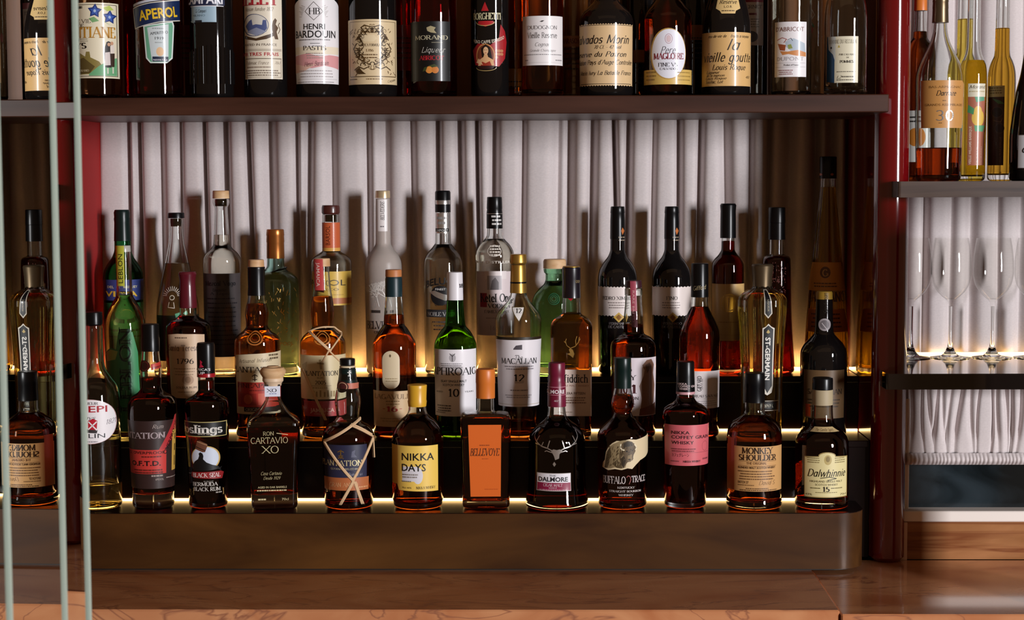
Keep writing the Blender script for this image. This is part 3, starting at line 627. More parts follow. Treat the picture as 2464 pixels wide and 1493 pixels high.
    b = Bottle('rum_decanter', 'square dark rum decanter with a round wooden stopper and pale gold lettering', 659, '1', [(926, 18), (945, 18.5), (958, 21), (985, 36), (1005, 56), (1014, 63), (1024, 63), (1100, 59), (1218, 54)], shape=('box', .86, .26), blend=(962, 1004))
    b.shell(foot=.026, liq=1020, lcol=DARKRUM, wall=.003)
    b.cap([(909, 25), (917, 25), (922, 21), (928, 20)], mat('pale_wood_collar', 'dcc0a0', .5), 'collar'); b.cap([(881, 14), (885, 26), (892, 31), (899, 30.5), (906, 26), (910, 24)], CORKW, 'stopper')
    d = b.D(940); d.R(639, 930, 676, 955, 'dfe2ee').R(639, 926, 676, 930, '2a2016').T('XO', 645, 667, 944, 8, '14141c', 'r').M(650, 668, 950, 3, '9098b8'); b.wrap(d, 'neck_label', cap_r=19.2)
    d = b.D(1080); d.T('RON', 634, 659, 1048, 9, 'palegold', 'l').L([(666, 1043), (692, 1047)], 1.6, 'palegold').T('CARTAVIO', 605, 692, 1067, 14, 'palegold', 'l').T('XO', 632, 670, 1091, 17, 'palegold', 'l').T('Casa Cartavio', 627, 676, 1144, 8, 'palegold', 'c').T('Desde 1929', 633, 672, 1155, 7, 'palegold', 'c').T('AGED IN OAK BARRELS', 620, 688, 1176, 5, 'palegold', 'n').M(618, 692, 1184, 4, 'palegold').T('70cl', 676, 692, 1206, 6, 'palegold', 'n').M(620, 640, 1206, 5, 'palegold')
    b.wrap(d)
    b = Bottle('rum_bottle', 'rum bottle with navy and copper labels tied in a crossing raffia net, dark green neck', 838, '1', [(884, 19), (923, 24), (945, 29), (968, 31.5), (988, 29), (1004, 27.5), (1012, 32), (1024, 50), (1040, 60), (1054, 63), (1150, 61), (1205, 58), (1219, 55)])
    b.shell(foot=.010, liq=1014, lcol=RUM); b.cap([(863, 18.5), (878, 18.5), (879, 17)], BLACKCAP); b.ring(880, 887, 19, mat('cream_ring', 'd8c4a0', .5)); b.cap([(886, 20), (890, 20.5), (905, 21), (924, 24.6)], GREENCAP, 'sleeve')
    d = b.D(915); d.R(818, 923, 862, 938, 'c0705a').E(828, 932, 12, 14, '4a1c1c').O(828, 932, 9, 11, 1.6, 'c9a080'); b.wrap(d, 'neck_seal', cap_r=26)
    d = b.D(902); d.L([(842, 893), (842, 906)], 2, 'd8d8d0').L([(838, 897), (846, 897)], 2, 'd8d8d0').L([(839, 905), (845, 905)], 2, 'd8d8d0'); b.wrap(d, 'sleeve_print', cap_r=21.4)
    d = b.D(1110); d.R(781, 1072, 881, 1151, '282a44').R(779, 1151, 886, 1182, 'b4683c').L([(820, 1084), (820, 1104)], 2.5, 'gold').L([(813, 1089), (820, 1085), (827, 1089)], 2, 'gold').L([(815, 1098), (825, 1098)], 2, 'gold').L([(814, 1104), (820, 1100), (826, 1104)], 2, 'gold')
    d.P([(846, 1088), (854, 1084), (852, 1094), (858, 1102), (844, 1102)], '585a70').T('PLANTATION', 778, 870, 1122, 13, 'palegold', 'r').T('GUYANA & BELIZE', 796, 850, 1132, 5, 'b0a890', 'n').L([(852, 1130), (862, 1130)], 2, 'b0a890').T('Rum by us', 836, 870, 1146, 7, 'b8b8c8', 'c').T('GRAN ANEJO', 792, 860, 1173, 10, 'd8a070', 'r').M(862, 884, 1177, 4, 'd8a070')
    b.wrap(d)
    # raffia
    mb = MB()
    def raf(pts, w=.0016):
        P = []
        for px, y in pts:
            a = math.asin(max(-1, min(1, (px-b.cx)/(b.rat(b.zy(y))*b.S)))); r = b.rat(b.zy(y))+.0016; P.append((r*math.sin(a), -r*math.cos(a), b.zf(y, r)))
        mb.tube(P, w, 6, .5)
    def line(x0, y0, x1, y1, n=10, bow=0): return [(x0+(x1-x0)*i/n, y0+(y1-y0)*i/n+bow*math.sin(math.pi*i/n)) for i in range(n+1)]
    for k in (-1.5, 0, 1.5): raf(line(782, 1066+k, 866, 1010+k, 10, 3))
    raf(line(842, 1024, 896, 1058, 8, -3)); raf(line(845, 1021, 893, 1052, 8, -3))
    for k in (-2, 0, 2): raf(line(782, 1068+k, 850, 1160+k, 10, 4)); raf(line(895, 1062+k, 846, 1160+k, 10, 4))
    raf(line(847, 1160, 813, 1222, 8)); raf(line(850, 1160, 816, 1222, 8)); raf(line(850, 1160, 869, 1222, 8)); raf(line(853, 1160, 873, 1222, 8)); raf(line(896, 1060, 898, 1110, 6), .0012)
    mb.build('raffia_tie', mat('raffia', 'd8b48a', .7), b.o, True)
    b = Bottle('whisky_bottle', 'whisky bottle with yellow cap and plain yellow two-line label', 1005, '1', [(978, 21), (986, 21.5), (996, 25), (1012, 42), (1035, 57), (1052, 62), (1062, 62), (1195, 62), (1206, 59), (1215, 57)])
    b.shell(foot=.012, liq=996, lcol=DEEP); YC_ = mat('yellow_cap', 'd9a52c', .35); b.cap([(926, 23.5), (936, 23), (962, 22), (966, 23), (978, 21.5)], YC_)
    d = b.D(1130); d.P([(944, 1074), (1053, 1074), (1053, 1185), (960, 1182), (956, 1168), (944, 1166)], 'ecc65c').R(944, 1074, 958, 1168, 'd8a844').R(968, 1124, 1008, 1160, 'd9d6dc').E(1005, 1146, 12, 20, 'd9d6dc')
    d.T('NIKKA', 968, 1043, 1109, 18, '141412', 'N').T('DAYS', 968, 1024, 1135, 18, '141412', 'N').M(969, 1008, 1146, 4, '8a8078', 2, 6).M(968, 992, 1162, 3.5, '807868').T('70cl 40%', 968, 990, 1177, 4, '605030', 'n').T('NIKKA WHISKY', 1001, 1046, 1178, 6, '3a3020', 'r')
    b.wrap(d)
    OR = mat('orange_cap', 'd4742a', .4)
    b = Bottle('whisky_bottle', 'flat-shouldered square whisky bottle with plain bright orange label and orange cap', 1169, '1', [(950, 21.5), (985, 22), (991, 24), (993, 46), (997, 56), (1006, 60), (1020, 60), (1210, 56)], shape=('box', .62, .2), blend=(988, 995))
    b.shell(foot=.013, liq=998, lcol=RUM, wall=.0035); b.cap([(888, 22), (893, 23), (921, 23.5), (922, 23), (958, 22.6)], OR)
    d = b.D(1110); d.P([(1127, 1023), (1206, 1023), (1204, 1196), (1132, 1196)], 'd8641a').T('BELLEVOYE', 1132, 1200, 1097, 17, '26130a', 'i').M(1154, 1180, 1074, 3, '8a3a10').M(1160, 1176, 1106, 2, '8a3a10').M(1166, 1198, 1180, 3, 'c05412'); b.wrap(d)
    b = Bottle('whisky_bottle', 'bell-shaped black whisky bottle with silver stag head and burgundy cap', 1340, '1', [(976, 20), (1000, 23), (1010, 30), (1025, 50), (1045, 64), (1060, 68), (1100, 68.5), (1150, 69), (1185, 72), (1210, 76), (1221, 76)])
    b.shell(foot=.012, liq=1001, lcol=(.2, .025, .012)); BU = mat('burgundy_cap', '6e1430', .35)
    b.cap([(873, 20), (900, 20.5), (903, 19.5), (918, 19.5), (922, 21.5), (978, 22.3)], BU)
    d = b.D(945); d.R(1318, 932, 1362, 933.2, 'c88a98').R(1318, 951, 1362, 952.2, 'c88a98').T('DALMORE', 1314, 1356, 948, 9, 'e8d8dc', 'B').T('40%', 1334, 1348, 968, 5, 'd0b8bc', 'n'); b.wrap(d, 'cap_print', cap_r=22.2)
    d = b.D(1160); d.R(1292, 1140, 1373, 1183, 'bfb6b2').R(1293.5, 1141.5, 1372, 1163, 'e6e4ea').R(1293.5, 1163, 1372, 1181.5, '8a1840').T('THE', 1322, 1338, 1148, 4.5, '606068', 'n').T('DALMORE', 1297, 1366, 1160, 11, '2a2a30', 'B').T('CIGAR MALT', 1308, 1353, 1172, 7, 'e8c8d0', 'r').T('RESERVE', 1321, 1340, 1177, 3.5, 'e0b8c4', 'n').M(1298, 1368, 1181, 2, 'd8a8b8'); b.wrap(d)
    d = b.D(1090)
    d.P([(1326, 1086), (1332, 1082), (1340, 1084), (1347, 1082), (1353, 1086), (1346, 1094), (1345, 1104), (1336, 1108), (1333, 1098)], 'silver').P([(1330, 1118), (1334, 1112), (1338, 1118), (1334, 1124)], 'silver')
    for sg in (-1, 1):
        X = lambda v: 1338+sg*v
        d.L([(X(8), 1086), (X(20), 1080), (X(34), 1076), (X(46), 1066), (X(54), 1054), (X(56), 1040)], 2.6, 'silver').L([(X(20), 1080), (X(15), 1062)], 2.4, 'silver').L([(X(34), 1076), (X(30), 1066)], 2, 'silver').L([(X(36), 1074), (X(48), 1070)], 2, 'silver').L([(X(46), 1066), (X(42), 1052)], 2, 'silver').L([(X(10), 1090), (X(22), 1086), (X(26), 1088)], 2, 'silver')
    b.wrap(d, 'stag_emblem', .0006, label='silver stag head emblem')
    b = Bottle('whiskey_bottle', 'amber whiskey bottle with a bison on a torn cream label and dark green cap', 1498, '1', [(930, 20), (950, 24), (968, 27.5), (980, 26), (992, 21), (1000, 24), (1015, 38), (1035, 56), (1048, 60.5), (1060, 60.5), (1200, 58), (1221, 57)])
    b.shell(foot=.011, liq=950, lcol=RUM); b.cap([(861, 20.5), (890, 21), (891, 20.6), (915, 21), (934, 21)], GREENCAP)
    d = b.D(1100); d.P([(1450, 1128), (1452, 1116), (1456, 1110), (1459, 1090), (1466, 1076), (1474, 1068), (1484, 1062), (1496, 1062), (1514, 1058), (1530, 1060), (1546, 1056), (1560, 1050), (1559, 1092), (1552, 1104), (1540, 1110), (1530, 1120), (1521, 1130), (1510, 1128), (1496, 1132), (1480, 1130), (1464, 1134)], 'd8c6a0')
    d.P([(1455, 1129), (1458, 1108), (1461, 1091), (1468, 1077), (1476, 1070), (1484, 1066), (1492, 1062), (1502, 1060), (1512, 1061), (1519, 1064), (1516, 1090), (1508, 1112), (1505, 1126), (1494, 1129), (1480, 1126), (1470, 1129)], '92805e').P([(1455, 1129), (1458, 1108), (1461, 1091), (1468, 1080), (1472, 1092), (1468, 1108), (1464, 1122), (1462, 1129)], '54462f').P([(1474, 1118), (1484, 1108), (1494, 1116), (1498, 1128), (1484, 1127)], '54462f')
    d.P([(1494, 1072), (1500, 1065), (1510, 1062), (1520, 1064), (1526, 1070), (1529, 1079), (1528, 1088), (1524, 1096), (1522, 1106), (1517, 1112), (1510, 1113), (1505, 1120), (1500, 1128), (1494, 1118), (1490, 1104), (1491, 1086)], '5d4c35').P([(1500, 1068), (1510, 1063), (1520, 1066), (1522, 1074), (1508, 1076), (1500, 1080)], '32281a').P([(1494, 1104), (1502, 1098), (1506, 1110), (1500, 1127), (1495, 1118)], '32281a').P([(1509, 1098), (1520, 1094), (1521, 1106), (1516, 1111), (1510, 1110)], '8a7654').E(1514, 1107, 3.4, 2.2, '241a10').E(1508, 1087, 2, 2, '120c06').E(1522, 1085, 1.4, 1.8, '120c06')
    d.L([(1494, 1070), (1493, 1078), (1497, 1083), (1502, 1084)], 3, 'e6dabc').L([(1526, 1071), (1531, 1078), (1528, 1084)], 2.6, 'e6dabc')
    r = random.Random(3)
    for i in range(90):
        x = r.uniform(1462, 1500); y = r.uniform(1072, 1120); d.L([(x, y), (x-r.uniform(0, 3), y+r.uniform(3, 7))], .7, r.choice(('4a3c28', 'b09c76', '3a2e1e', '6a583c')))
    for i in range(30):
        x = r.uniform(1500, 1524); y = r.uniform(1066, 1108); d.L([(x, y), (x+r.uniform(-2, 2), y+r.uniform(2, 5))], .7, r.choice(('32281a', '7d6a4c')))
    d.T('BUFFALO', 1452, 1505, 1165, 17, 'ded2d0', 'r').T('TRACE', 1520, 1551, 1162, 15, 'ded2d0', 'r').L([(1508, 1150), (1511, 1146), (1516, 1148), (1518, 1156), (1514, 1166)], 1.4, 'a0504a').T('KENTUCKY', 1486, 1527, 1177, 4.6, 'd8ccc8', 'r').T('STRAIGHT BOURBON', 1466, 1542, 1186, 4.6, 'd8ccc8', 'r').T('WHISKEY', 1489, 1524, 1195, 4.6, 'd8ccc8', 'r')
    b.wrap(d, label='torn cream label with a bison')
    b = Bottle('whisky_bottle', 'dark whisky bottle with a salmon pink three-line label and black cap', 1649, '1', [(944, 20), (956, 21), (966, 27), (975, 42), (985, 52), (998, 55.5), (1010, 55.5), (1150, 53), (1216, 49)])
    b.shell(foot=.010, liq=952, lcol=(.36, .06, .02)); b.cap([(870, 21), (905, 21.5), (942, 22.5)], BLACKCAP); b.ring(941, 948, 22.6, mat('pink_band', 'c8949a', .35))
    d = b.D(930); d.T('NIKKA', 1632, 1652, 927, 5, 'd8c0c0', 'N').T('COFFEY GRAIN', 1634, 1672, 933, 5, 'd8c0c0', 'N').T('WHISKY', 1636, 1658, 939, 5, 'd8c0c0', 'N'); b.wrap(d, 'cap_print', cap_r=22.2)
    d = b.D(1070); d.R(1600, 1024, 1704, 1122, 'd0646c').T('NIKKA', 1617, 1659, 1046, 8, '2c1418', 'N').T('COFFEY GRAIN', 1617, 1701, 1057, 8, '2c1418', 'N').T('WHISKY', 1617, 1669, 1070, 8, '2c1418', 'N').M(1617, 1675, 1084, 3.5, '7a343c', 2, 5).R(1617, 1090, 1702, 1090.7, '7a343c').T('カフェグレーン', 1618, 1658, 1100, 7, '4a2026', 'n').T('NIKKA WHISKY', 1644, 1685, 1114, 5, '3a181c', 'B').M(1616, 1636, 1114, 4, '8a444a').M(1690, 1702, 1110, 5, '8a444a').O(1694, 1076, 6, 12, 1, '9a4850'); b.wrap(d)
    b = Bottle('whisky_bottle', 'stout whisky bottle with a large tan paper label and black cap', 1815, '1', [(964, 24), (980, 24), (994, 25), (1002, 36), (1016, 54), (1035, 64), (1050, 66), (1062, 66.5), (1186, 66.5), (1194, 65), (1204, 67), (1216, 66)])
    b.shell(foot=.013, liq=997, lcol=DEEP); b.cap([(897, 24), (931, 24.3), (932, 23.8), (968, 24.6)], BLACKCAP)
    d = b.D(1130); d.P([(1751, 1076), (1879, 1076), (1879, 1184), (1751, 1184)], 'c99a62').R(1752, 1058, 1768, 1184, 'a85c30').T('MONKEY', 1787, 1857, 1093, 14, '2c1a0e', 'R').T('SHOULDER', 1780, 1865, 1109, 13, '2c1a0e', 'R').T('THE ORIGINAL', 1797, 1844, 1119, 6, '6a4424', 'N').R(1778, 1111, 1866, 1112, '7a5430').R(1778, 1122, 1866, 1123, '7a5430').T('BLENDED MALT SCOTCH WHISKY', 1778, 1864, 1129, 5, '4a3018', 'B').M(1778, 1864, 1138, 3.6, '6a4828', 4, 6.2).T('BATCH 27', 1778, 1802, 1165, 6, '4a3018', 'N').M(1778, 1820, 1171, 3, '7a5834').T('David S', 1826, 1862, 1168, 10, '8a6840', 'c').M(1796, 1850, 1179, 3, '5a3c20').M(1782, 1872, 1183, 3, '5a3c20')
    b.wrap(d)
    b = Bottle('whisky_bottle', 'dark whisky bottle with an arched pale yellow label, last on the lowest step', 1978, '1', [(935, 24), (990, 25), (1012, 27), (1022, 32), (1040, 52), (1056, 62), (1066, 64), (1076, 64.5), (1196, 64.5), (1204, 64), (1210, 67), (1218, 66)])
    b.shell(foot=.013, liq=1010, lcol=(.42, .08, .02)); b.cap([(909, 24), (913, 24.6), (937, 24.6)], BLACKCAP); b.ring(937, 974, 24.8, mat('cream_neck_sleeve', 'a89878', .6), 'neck_sleeve')
    d = b.D(1036); d.P([(1952, 1030), (2012, 1030), (2020, 1041), (1948, 1041)], 'c0a878').T('The Gentle Spirit', 1958, 2008, 1039, 6, '6a5434', 'c'); b.wrap(d, 'neck_band')
    d = b.D(1150); pts = [(1937, 1199), (1937, 1101), (1970, 1099)]+[(1990+21*math.cos(math.radians(a)), 1099-10*math.sin(math.radians(a))) for a in range(160, 19, -20)]+[(2010, 1099), (2037, 1101), (2037, 1199)]
    d.P(pts, '9a8450').P([(x+(1.5 if x < 1987 else -1.5), y+(2 if y < 1150 else -2)) for x, y in pts], 'dccf98').E(1992, 1108, 9, 12, 'b8a468').E(1992, 1106, 5, 7, '8a7848').M(1944, 1976, 1106, 3, '8a7c50', 3, 5).M(2008, 2032, 1106, 3, '8a7c50', 3, 5)
    d.T('Dalwhinnie', 1945, 2031, 1148, 17, '1c1608', 'C').L([(1975, 1152), (1995, 1149), (2012, 1153), (1992, 1157)], 1.6, '1c1608').T('HIGHLAND SINGLE MALT', 1951, 2025, 1162, 5, '4a4020', 'n').T('SCOTCH WHISKY', 1963, 2015, 1170, 5, '4a4020', 'n').T('15', 1981, 1996, 1184, 11, '2c2410', 'R').M(1952, 1978, 1178, 3, '6a6038').M(2000, 2028, 1178, 3, '6a6038').M(1964, 2014, 1188, 2.6, '8a7c50').T('43%', 1941, 1956, 1194, 5, '6a6038', 'n').T('70cl', 2021, 2034, 1194, 5, '6a6038', 'n'); b.wrap(d)
b1()
# ================================================================== middle step
def b2():
    b = Bottle('cachaca_bottle', 'slender teardrop bottle with green artwork and large vertical embossed lettering', 302, '2', [(606, 17), (640, 18), (700, 19), (712, 20), (725, 27), (750, 40), (775, 47), (795, 48.5), (830, 48), (1050, 46)])
    b.shell(foot=.010, liq=702, lcol=(.93, .88, .55)); b.cap([(591, 16.5), (606, 17)], mat('clear_plastic_stopper', 'b8b4ac', .2, coat=.5))
    d = b.D(640); d.P([(283, 592), (303, 592), (303, 689), (287, 689)], 'b8b83c').V('LEBLON', 294, 612, 682, 11, '1c2410', 'n'); b.wrap(d, 'neck_label', cap_r=18.6)
    d = b.D(900); d.P([(257, 850), (268, 838), (280, 842), (286, 800), (318, 800), (330, 850), (334, 960), (330, 1040), (262, 1040), (258, 960)], '3f8f5c').P([(257, 852), (268, 842), (284, 846), (278, 866), (258, 872)], '9cc070').P([(258, 930), (276, 950), (290, 1000), (262, 1010)], '69a86a').V('LEBLON', 300, 792, 990, 24, '0d2418', 'R').V('LEBLON', 303, 792, 990, 24, '8cc8a0', 'l'); b.wrap(d, 'artwork_label')
    b = Bottle('rum_bottle', 'dark red rum bottle with burgundy wax cap and cream label dated 1796', 455, '2', [(738, 20), (756, 20), (764, 27), (774, 44), (786, 53), (796, 54), (1050, 51)])
    b.shell(liq=760, lcol=(.34, .03, .015)); WX = mat('burgundy_wax', '5a1020', .3, coat=.3); b.cap([(654, 20), (660, 21.5), (668, 20), (676, 18.5), (690, 19), (735, 21.5), (741, 21)], WX)
    d = b.D(880); d.P([(408, 807), (430, 804), (470, 805), (492, 807), (492, 955), (470, 960), (425, 959), (412, 952)], 'd8b898').T('Santa Teresa', 409, 477, 845, 14, '8a7060', 'r').M(424, 455, 816, 4, '6a5444').T('1796', 427, 466, 876, 12, '3a2a20', 'r').M(420, 470, 890, 3, 'a08468', 3, 7).E(452, 915, 14, 12, 'b8967a').E(452, 915, 7, 8, '94745a').T('SOLERA RUM', 424, 472, 936, 5.5, '5a4434', 'n').M(428, 468, 946, 3, 'a08468'); b.wrap(d)
    b = Bottle('rum_bottle', 'rum bottle with wooden cap and red and cream fruit infusion label', 620, '2', [(700, 20), (718, 21), (740, 26), (756, 28), (772, 26.5), (785, 26), (795, 32), (806, 46), (818, 54), (830, 55), (1050, 53)])
    b.shell(foot=.014, liq=731, lcol=(.64, .26, .06)); b.cap([(625, 18.5), (643, 19.2)], CORKW); b.cap([(642, 21), (648, 20.5), (664, 20.5), (690, 20), (711, 21.5)], BLACKCAP, 'sleeve')
    d = b.D(825); d.O(614, 815, 20, 17, 3, 'b06a30*').O(614, 815, 13, 11, 2, 'b06a30*'); b.wrap(d, 'glass_seal')
    d = b.D(900); d.P([(569, 857), (600, 853), (676, 848), (676, 998), (569, 998)], 'd9c7a4').R(572, 921, 676, 981, 'b03428').R(586, 981, 676, 992, '1c1614').T('Artisanal Infusion', 577, 652, 873, 9, '6a5a44', 'c', 3).T('PLANTATION', 566, 668, 897, 13, '2a2018', 'r').L([(613, 902), (613, 918)], 2.4, '3a2c20').L([(607, 906), (613, 902), (619, 906)], 2, '3a2c20').L([(608, 914), (618, 914)], 2, '3a2c20').T('PINEAPPLE', 573, 660, 934, 10, '50120e', 'r').M(600, 640, 943, 4, '7a2018').R(578, 948, 616, 976, '982820').E(596, 962, 10, 12, 'c05c3c').R(620, 948, 640, 976, 'c85a44').T('ORIGINAL', 590, 634, 990, 7, 'd0c4b0', 'r').M(646, 668, 860, 6, '6a5a44', 2, 8); b.wrap(d)
    b = Bottle('rum_bottle', 'amber rum bottle with bulging neck, cream label and raffia strands', 777, '2', [(640, 18), (655, 18.5), (690, 21), (720, 25), (750, 28), (775, 26.5), (788, 25.5), (796, 32), (808, 46), (822, 54), (835, 55), (1050, 52)])
    b.shell(foot=.014, liq=713, lcol=(.76, .40, .10)); b.cap([(622, 19.5), (641, 20)], CORKW)
    d = b.D(660); d.P([(760, 624), (779, 624), (781, 705), (762, 700)], 'c04444').V('JAMAICA', 769, 632, 690, 8, 'e8c0b8', 'N', up=False); b.wrap(d, 'neck_strip', cap_r=21.5)
    d = b.D(825); d.O(776, 815, 21, 17, 3, 'c07a34*').O(776, 815, 13, 11, 2, 'c07a34*'); b.wrap(d, 'glass_seal')
    d = b.D(920); d.R(724, 856, 830, 962, 'd8c69c').R(730, 966, 832, 1003, 'a83a3a').T('PLANTATION', 733, 811, 905, 11, '33281a', 'r').T('RUM', 763, 776, 912, 4, '4a3a28', 'n').L([(770, 867), (772, 888)], 5, 'a08a60').L([(764, 874), (778, 876)], 4, 'a08a60').T('2005', 758, 783, 926, 9, '4a3c28', 'r').R(746, 929, 796, 930, '8a7a58').M(752, 790, 936, 3, '9a8860')
    for x in (752, 759, 768, 778, 786, 794, 800): d.R(x, 940+(x*7) % 6, x+4, 956, '9a8456')
    d.P([(728, 880), (740, 872), (736, 896), (730, 900)], 'b8a478').T('JAMAICA', 745, 803, 993, 10, 'd8a898', 'B').M(754, 796, 999, 3, 'c88878'); b.wrap(d)
    mb = MB()
    def raf(x0, y0, x1, y1, bow=0, n=9):
        P = []
        for i in range(n+1):
            x, y = x0+(x1-x0)*i/n, y0+(y1-y0)*i/n+bow*math.sin(math.pi*i/n); R = b.rat(b.zy(y)); a = math.asin(max(-1, min(1, (x-777)/(R*b.S)))); r = R+.0016; P.append((r*math.sin(a), -r*math.cos(a), b.zf(y, r)))
        mb.tube(P, .0014, 6, .5)
    raf(745, 800, 793, 846); raf(748, 798, 796, 846); raf(793, 846, 823, 805); raf(745, 800, 800, 789, -6); raf(800, 789, 823, 805, -2); raf(792, 846, 826, 884); raf(790, 846, 776, 872); raf(728, 890, 780, 1012); raf(731, 890, 783, 1012)
    mb.build('raffia_tie', mat('raffia', 'd8b48a', .7), b.o, True)
    b = Bottle('whisky_bottle', 'amber whisky bottle with an oval cream plaque above a buff label', 949, '2', [(712, 20), (730, 21.5), (770, 24.5), (780, 25), (790, 32), (810, 44), (826, 51.5), (838, 53), (1050, 51)])
    b.shell(liq=757, lcol=(.60, .22, .06)); b.cap([(649, 19.5), (666, 19.8)], mat('orange_wood_cap', 'c07844', .5)); b.cap([(665, 19), (672, 20.3), (714, 20.6)], NAVYCAP, 'sleeve')
    d = b.D(890); pts = [(941+20.5*math.cos(math.radians(a)), 866-21*math.sin(math.radians(a))) for a in range(0, 181, 15)]+[(941-20.5*math.cos(math.radians(a)), 916+21*math.sin(math.radians(a))) for a in range(0, 181, 15)]
    d.P(pts, 'dccaa8').E(939, 857, 2.4, 3.6, '6a5a40').M(928, 958, 914, 3, 'a89470', 2, 6); b.wrap(d, 'plaque', label='oval cream plaque')
    d = b.D(980); d.R(899, 942, 999, 1028, 'cfae84').T('LAGAVULIN', 903, 990, 961, 11, '8a6c48', 'r').M(928, 962, 969, 4, '9a7c54', 2, 7).T('16', 930, 955, 991, 12, 'b03c30', 'R').R(921, 984, 926, 985.5, 'b03c30').R(960, 984, 966, 985.5, 'b03c30').M(915, 985, 1010, 3, 'a88860', 2, 6); b.wrap(d)
    b = Bottle('whisky_bottle', 'green whisky bottle with white cap and tall white label showing a large 10', 1096, '2', [(722, 20), (745, 21.5), (778, 24), (785, 26), (797, 36), (815, 46), (832, 51), (845, 51.5), (1050, 50)])
    GG = glassm('green_glass', (.40, .68, .32)); b.shell(GG, liq=784, lcol=(.7, .6, .12)); b.cap([(655, 18.5), (724, 19.8)], mat('white_cap', 'e4e0e4', .4))
    d = b.D(690); d.T('1815', 1106, 1122, 693, 9, '403c44', 'r'); b.wrap(d, 'cap_print', cap_r=19.6)
    d = b.D(920); d.R(1047, 842, 1145, 1003, 'ece8ec').E(1089, 862, 8, 10, 'b8b4b8').L([(1083, 852), (1089, 858), (1095, 852)], 1.5, '504c50').L([(1089, 856), (1089, 870)], 1.5, '504c50').M(1062, 1116, 878, 2.6, '8a868a', 3, 4.5).T('LAPHROAIG', 1043, 1143, 903, 17, '16141a', 'r').T('ISLAY SINGLE MALT', 1062, 1122, 921, 6, '1c1a20', 'N').T('SCOTCH WHISKY', 1066, 1117, 930, 6, '1c1a20', 'N').T('10', 1079, 1104, 955, 18, '16141a', 'r').T('AGED', 1051, 1066, 946, 4, '504c50', 'n').T('YEARS', 1117, 1138, 946, 4, '504c50', 'n').M(1053, 1086, 980, 4, '6a666a', 3, 6).M(1050, 1075, 996, 3, '8a868a'); b.wrap(d)
    b = Bottle('whisky_bottle', 'whisky bottle with gold cap and white label reading 12 below a white triangle', 1248, '2', [(703, 19), (712, 20.5), (724, 27), (742, 42), (758, 53), (770, 56), (785, 55.5), (900, 51), (1050, 46.5)])
    GF = mat('gold_foil_cap', 'b98f42', .35, metal=.8); b.shell(foot=.008, liq=1008, lcol=(.70, .34, .09)); b.cap([(612, 19.5), (632, 20.5), (636, 18)], GF); b.cap([(637, 18), (650, 18.5), (705, 20.2)], GF, 'sleeve'); b.ring(677, 682, 19.7, BLACKCAP, 'sleeve_band')
    d = b.D(760); d.P([(1225, 740), (1268, 740), (1249, 776)], '5a4820').P([(1228, 741.5), (1265.5, 741.5), (1249, 773)], 'e9e4e0').T('12', 1241, 1257, 754, 10, '242024', 'r'); b.wrap(d, 'neck_label')
    d = b.D(900); d.R(1193, 812, 1304, 819, '2a2012').R(1195, 819, 1302, 980, 'e8e2e6').R(1197, 974, 1300, 975, 'b8a888').P([(1236, 840), (1242, 832), (1256, 830), (1256, 842), (1236, 842)], '504a50').T('The', 1238, 1256, 867, 12, '242024', 'c').T('MACALLAN', 1209, 1289, 876, 13, '1a181c', 'r').M(1216, 1284, 885, 3.5, '908a90', 2, 6).T('12', 1237, 1261, 918, 16, '1a181c', 'r').R(1238, 921, 1260, 922, '504a50').M(1228, 1270, 942, 3, '605a60').M(1216, 1280, 954, 2.6, '8a848a', 2, 5); b.wrap(d)
    b = Bottle('whisky_bottle', 'three-sided amber whisky bottle with gold stag and white label, black and gold cap', 1375, '2', [(714, 22.5), (735, 24), (752, 24.5), (758, 30), (766, 43), (778, 49), (790, 50), (860, 49.5), (1045, 47)], shape=('box', .8, .34), blend=(758, 782))
    b.shell(foot=.011, liq=752, lcol=(.58, .26, .06), wall=.003); b.cap([(641, 20.5), (645, 22), (671, 22), (674, 21.4), (717, 22.6)], mat('black_plum_cap', '120c16', .3, coat=.3)); b.ring(640.5, 643.5, 20.6, GF, 'cap_top')
    d = b.D(700); d.P([(1366, 690), (1381, 690), (1382, 716), (1374, 725), (1366, 718)], 'a01c28*').T('15', 1369, 1379, 703, 8, 'e0c0c0', 'N').T('William', 1370, 1394, 681, 9, 'b8a070', 'c'); b.wrap(d, 'neck_label', cap_r=22.8)
    d = b.D(830)
    d.P([(1372, 838), (1378, 842), (1382, 852), (1379, 862), (1372, 856), (1364, 852), (1372, 850), (1369, 842)], 'gold').L([(1372, 838), (1364, 832), (1361, 822), (1363, 816)], 1.6, 'gold').L([(1374, 838), (1384, 834), (1392, 824), (1394, 812)], 1.8, 'gold').L([(1386, 832), (1385, 820), (1388, 810)], 1.5, 'gold').L([(1391, 825), (1396, 816)], 1.4, 'gold').L([(1363, 828), (1358, 822)], 1.4, 'gold'); b.wrap(d, 'stag_emblem', .0005, label='gold stag emblem')
    d = b.D(940); d.R(1328, 890, 1423, 1002, 'e8d4c8').T('Glenfiddich', 1318, 1414, 921, 19, '1a1618', 'r').T('SINGLE MALT WHISKY', 1345, 1417, 931, 5, 'b08c7c', 'n').T('SOLERA FIFTEEN', 1350, 1408, 950, 6, '604838', 'N').M(1345, 1412, 960, 3.5, '8a6c5a', 3, 6).M(1345, 1378, 994, 2.5, 'a08470'); b.wrap(d)
    b = Bottle('whiskey_bottle', 'dark amber bourbon bottle with red strip down its tall neck and bird label', 1524, '2', [(690, 20.5), (696, 19), (712, 20), (730, 20.5), (760, 23), (795, 24), (803, 26), (812, 42), (826, 53), (838, 55), (1050, 53)])
    b.shell(liq=780, lcol=(.46, .14, .04)); b.cap([(675, 19.5), (692, 20.5)], mat('plum_cap', '3a1c24', .3, coat=.3)); b.ring(694, 711, 21, CLEAR, 'glass_collar')
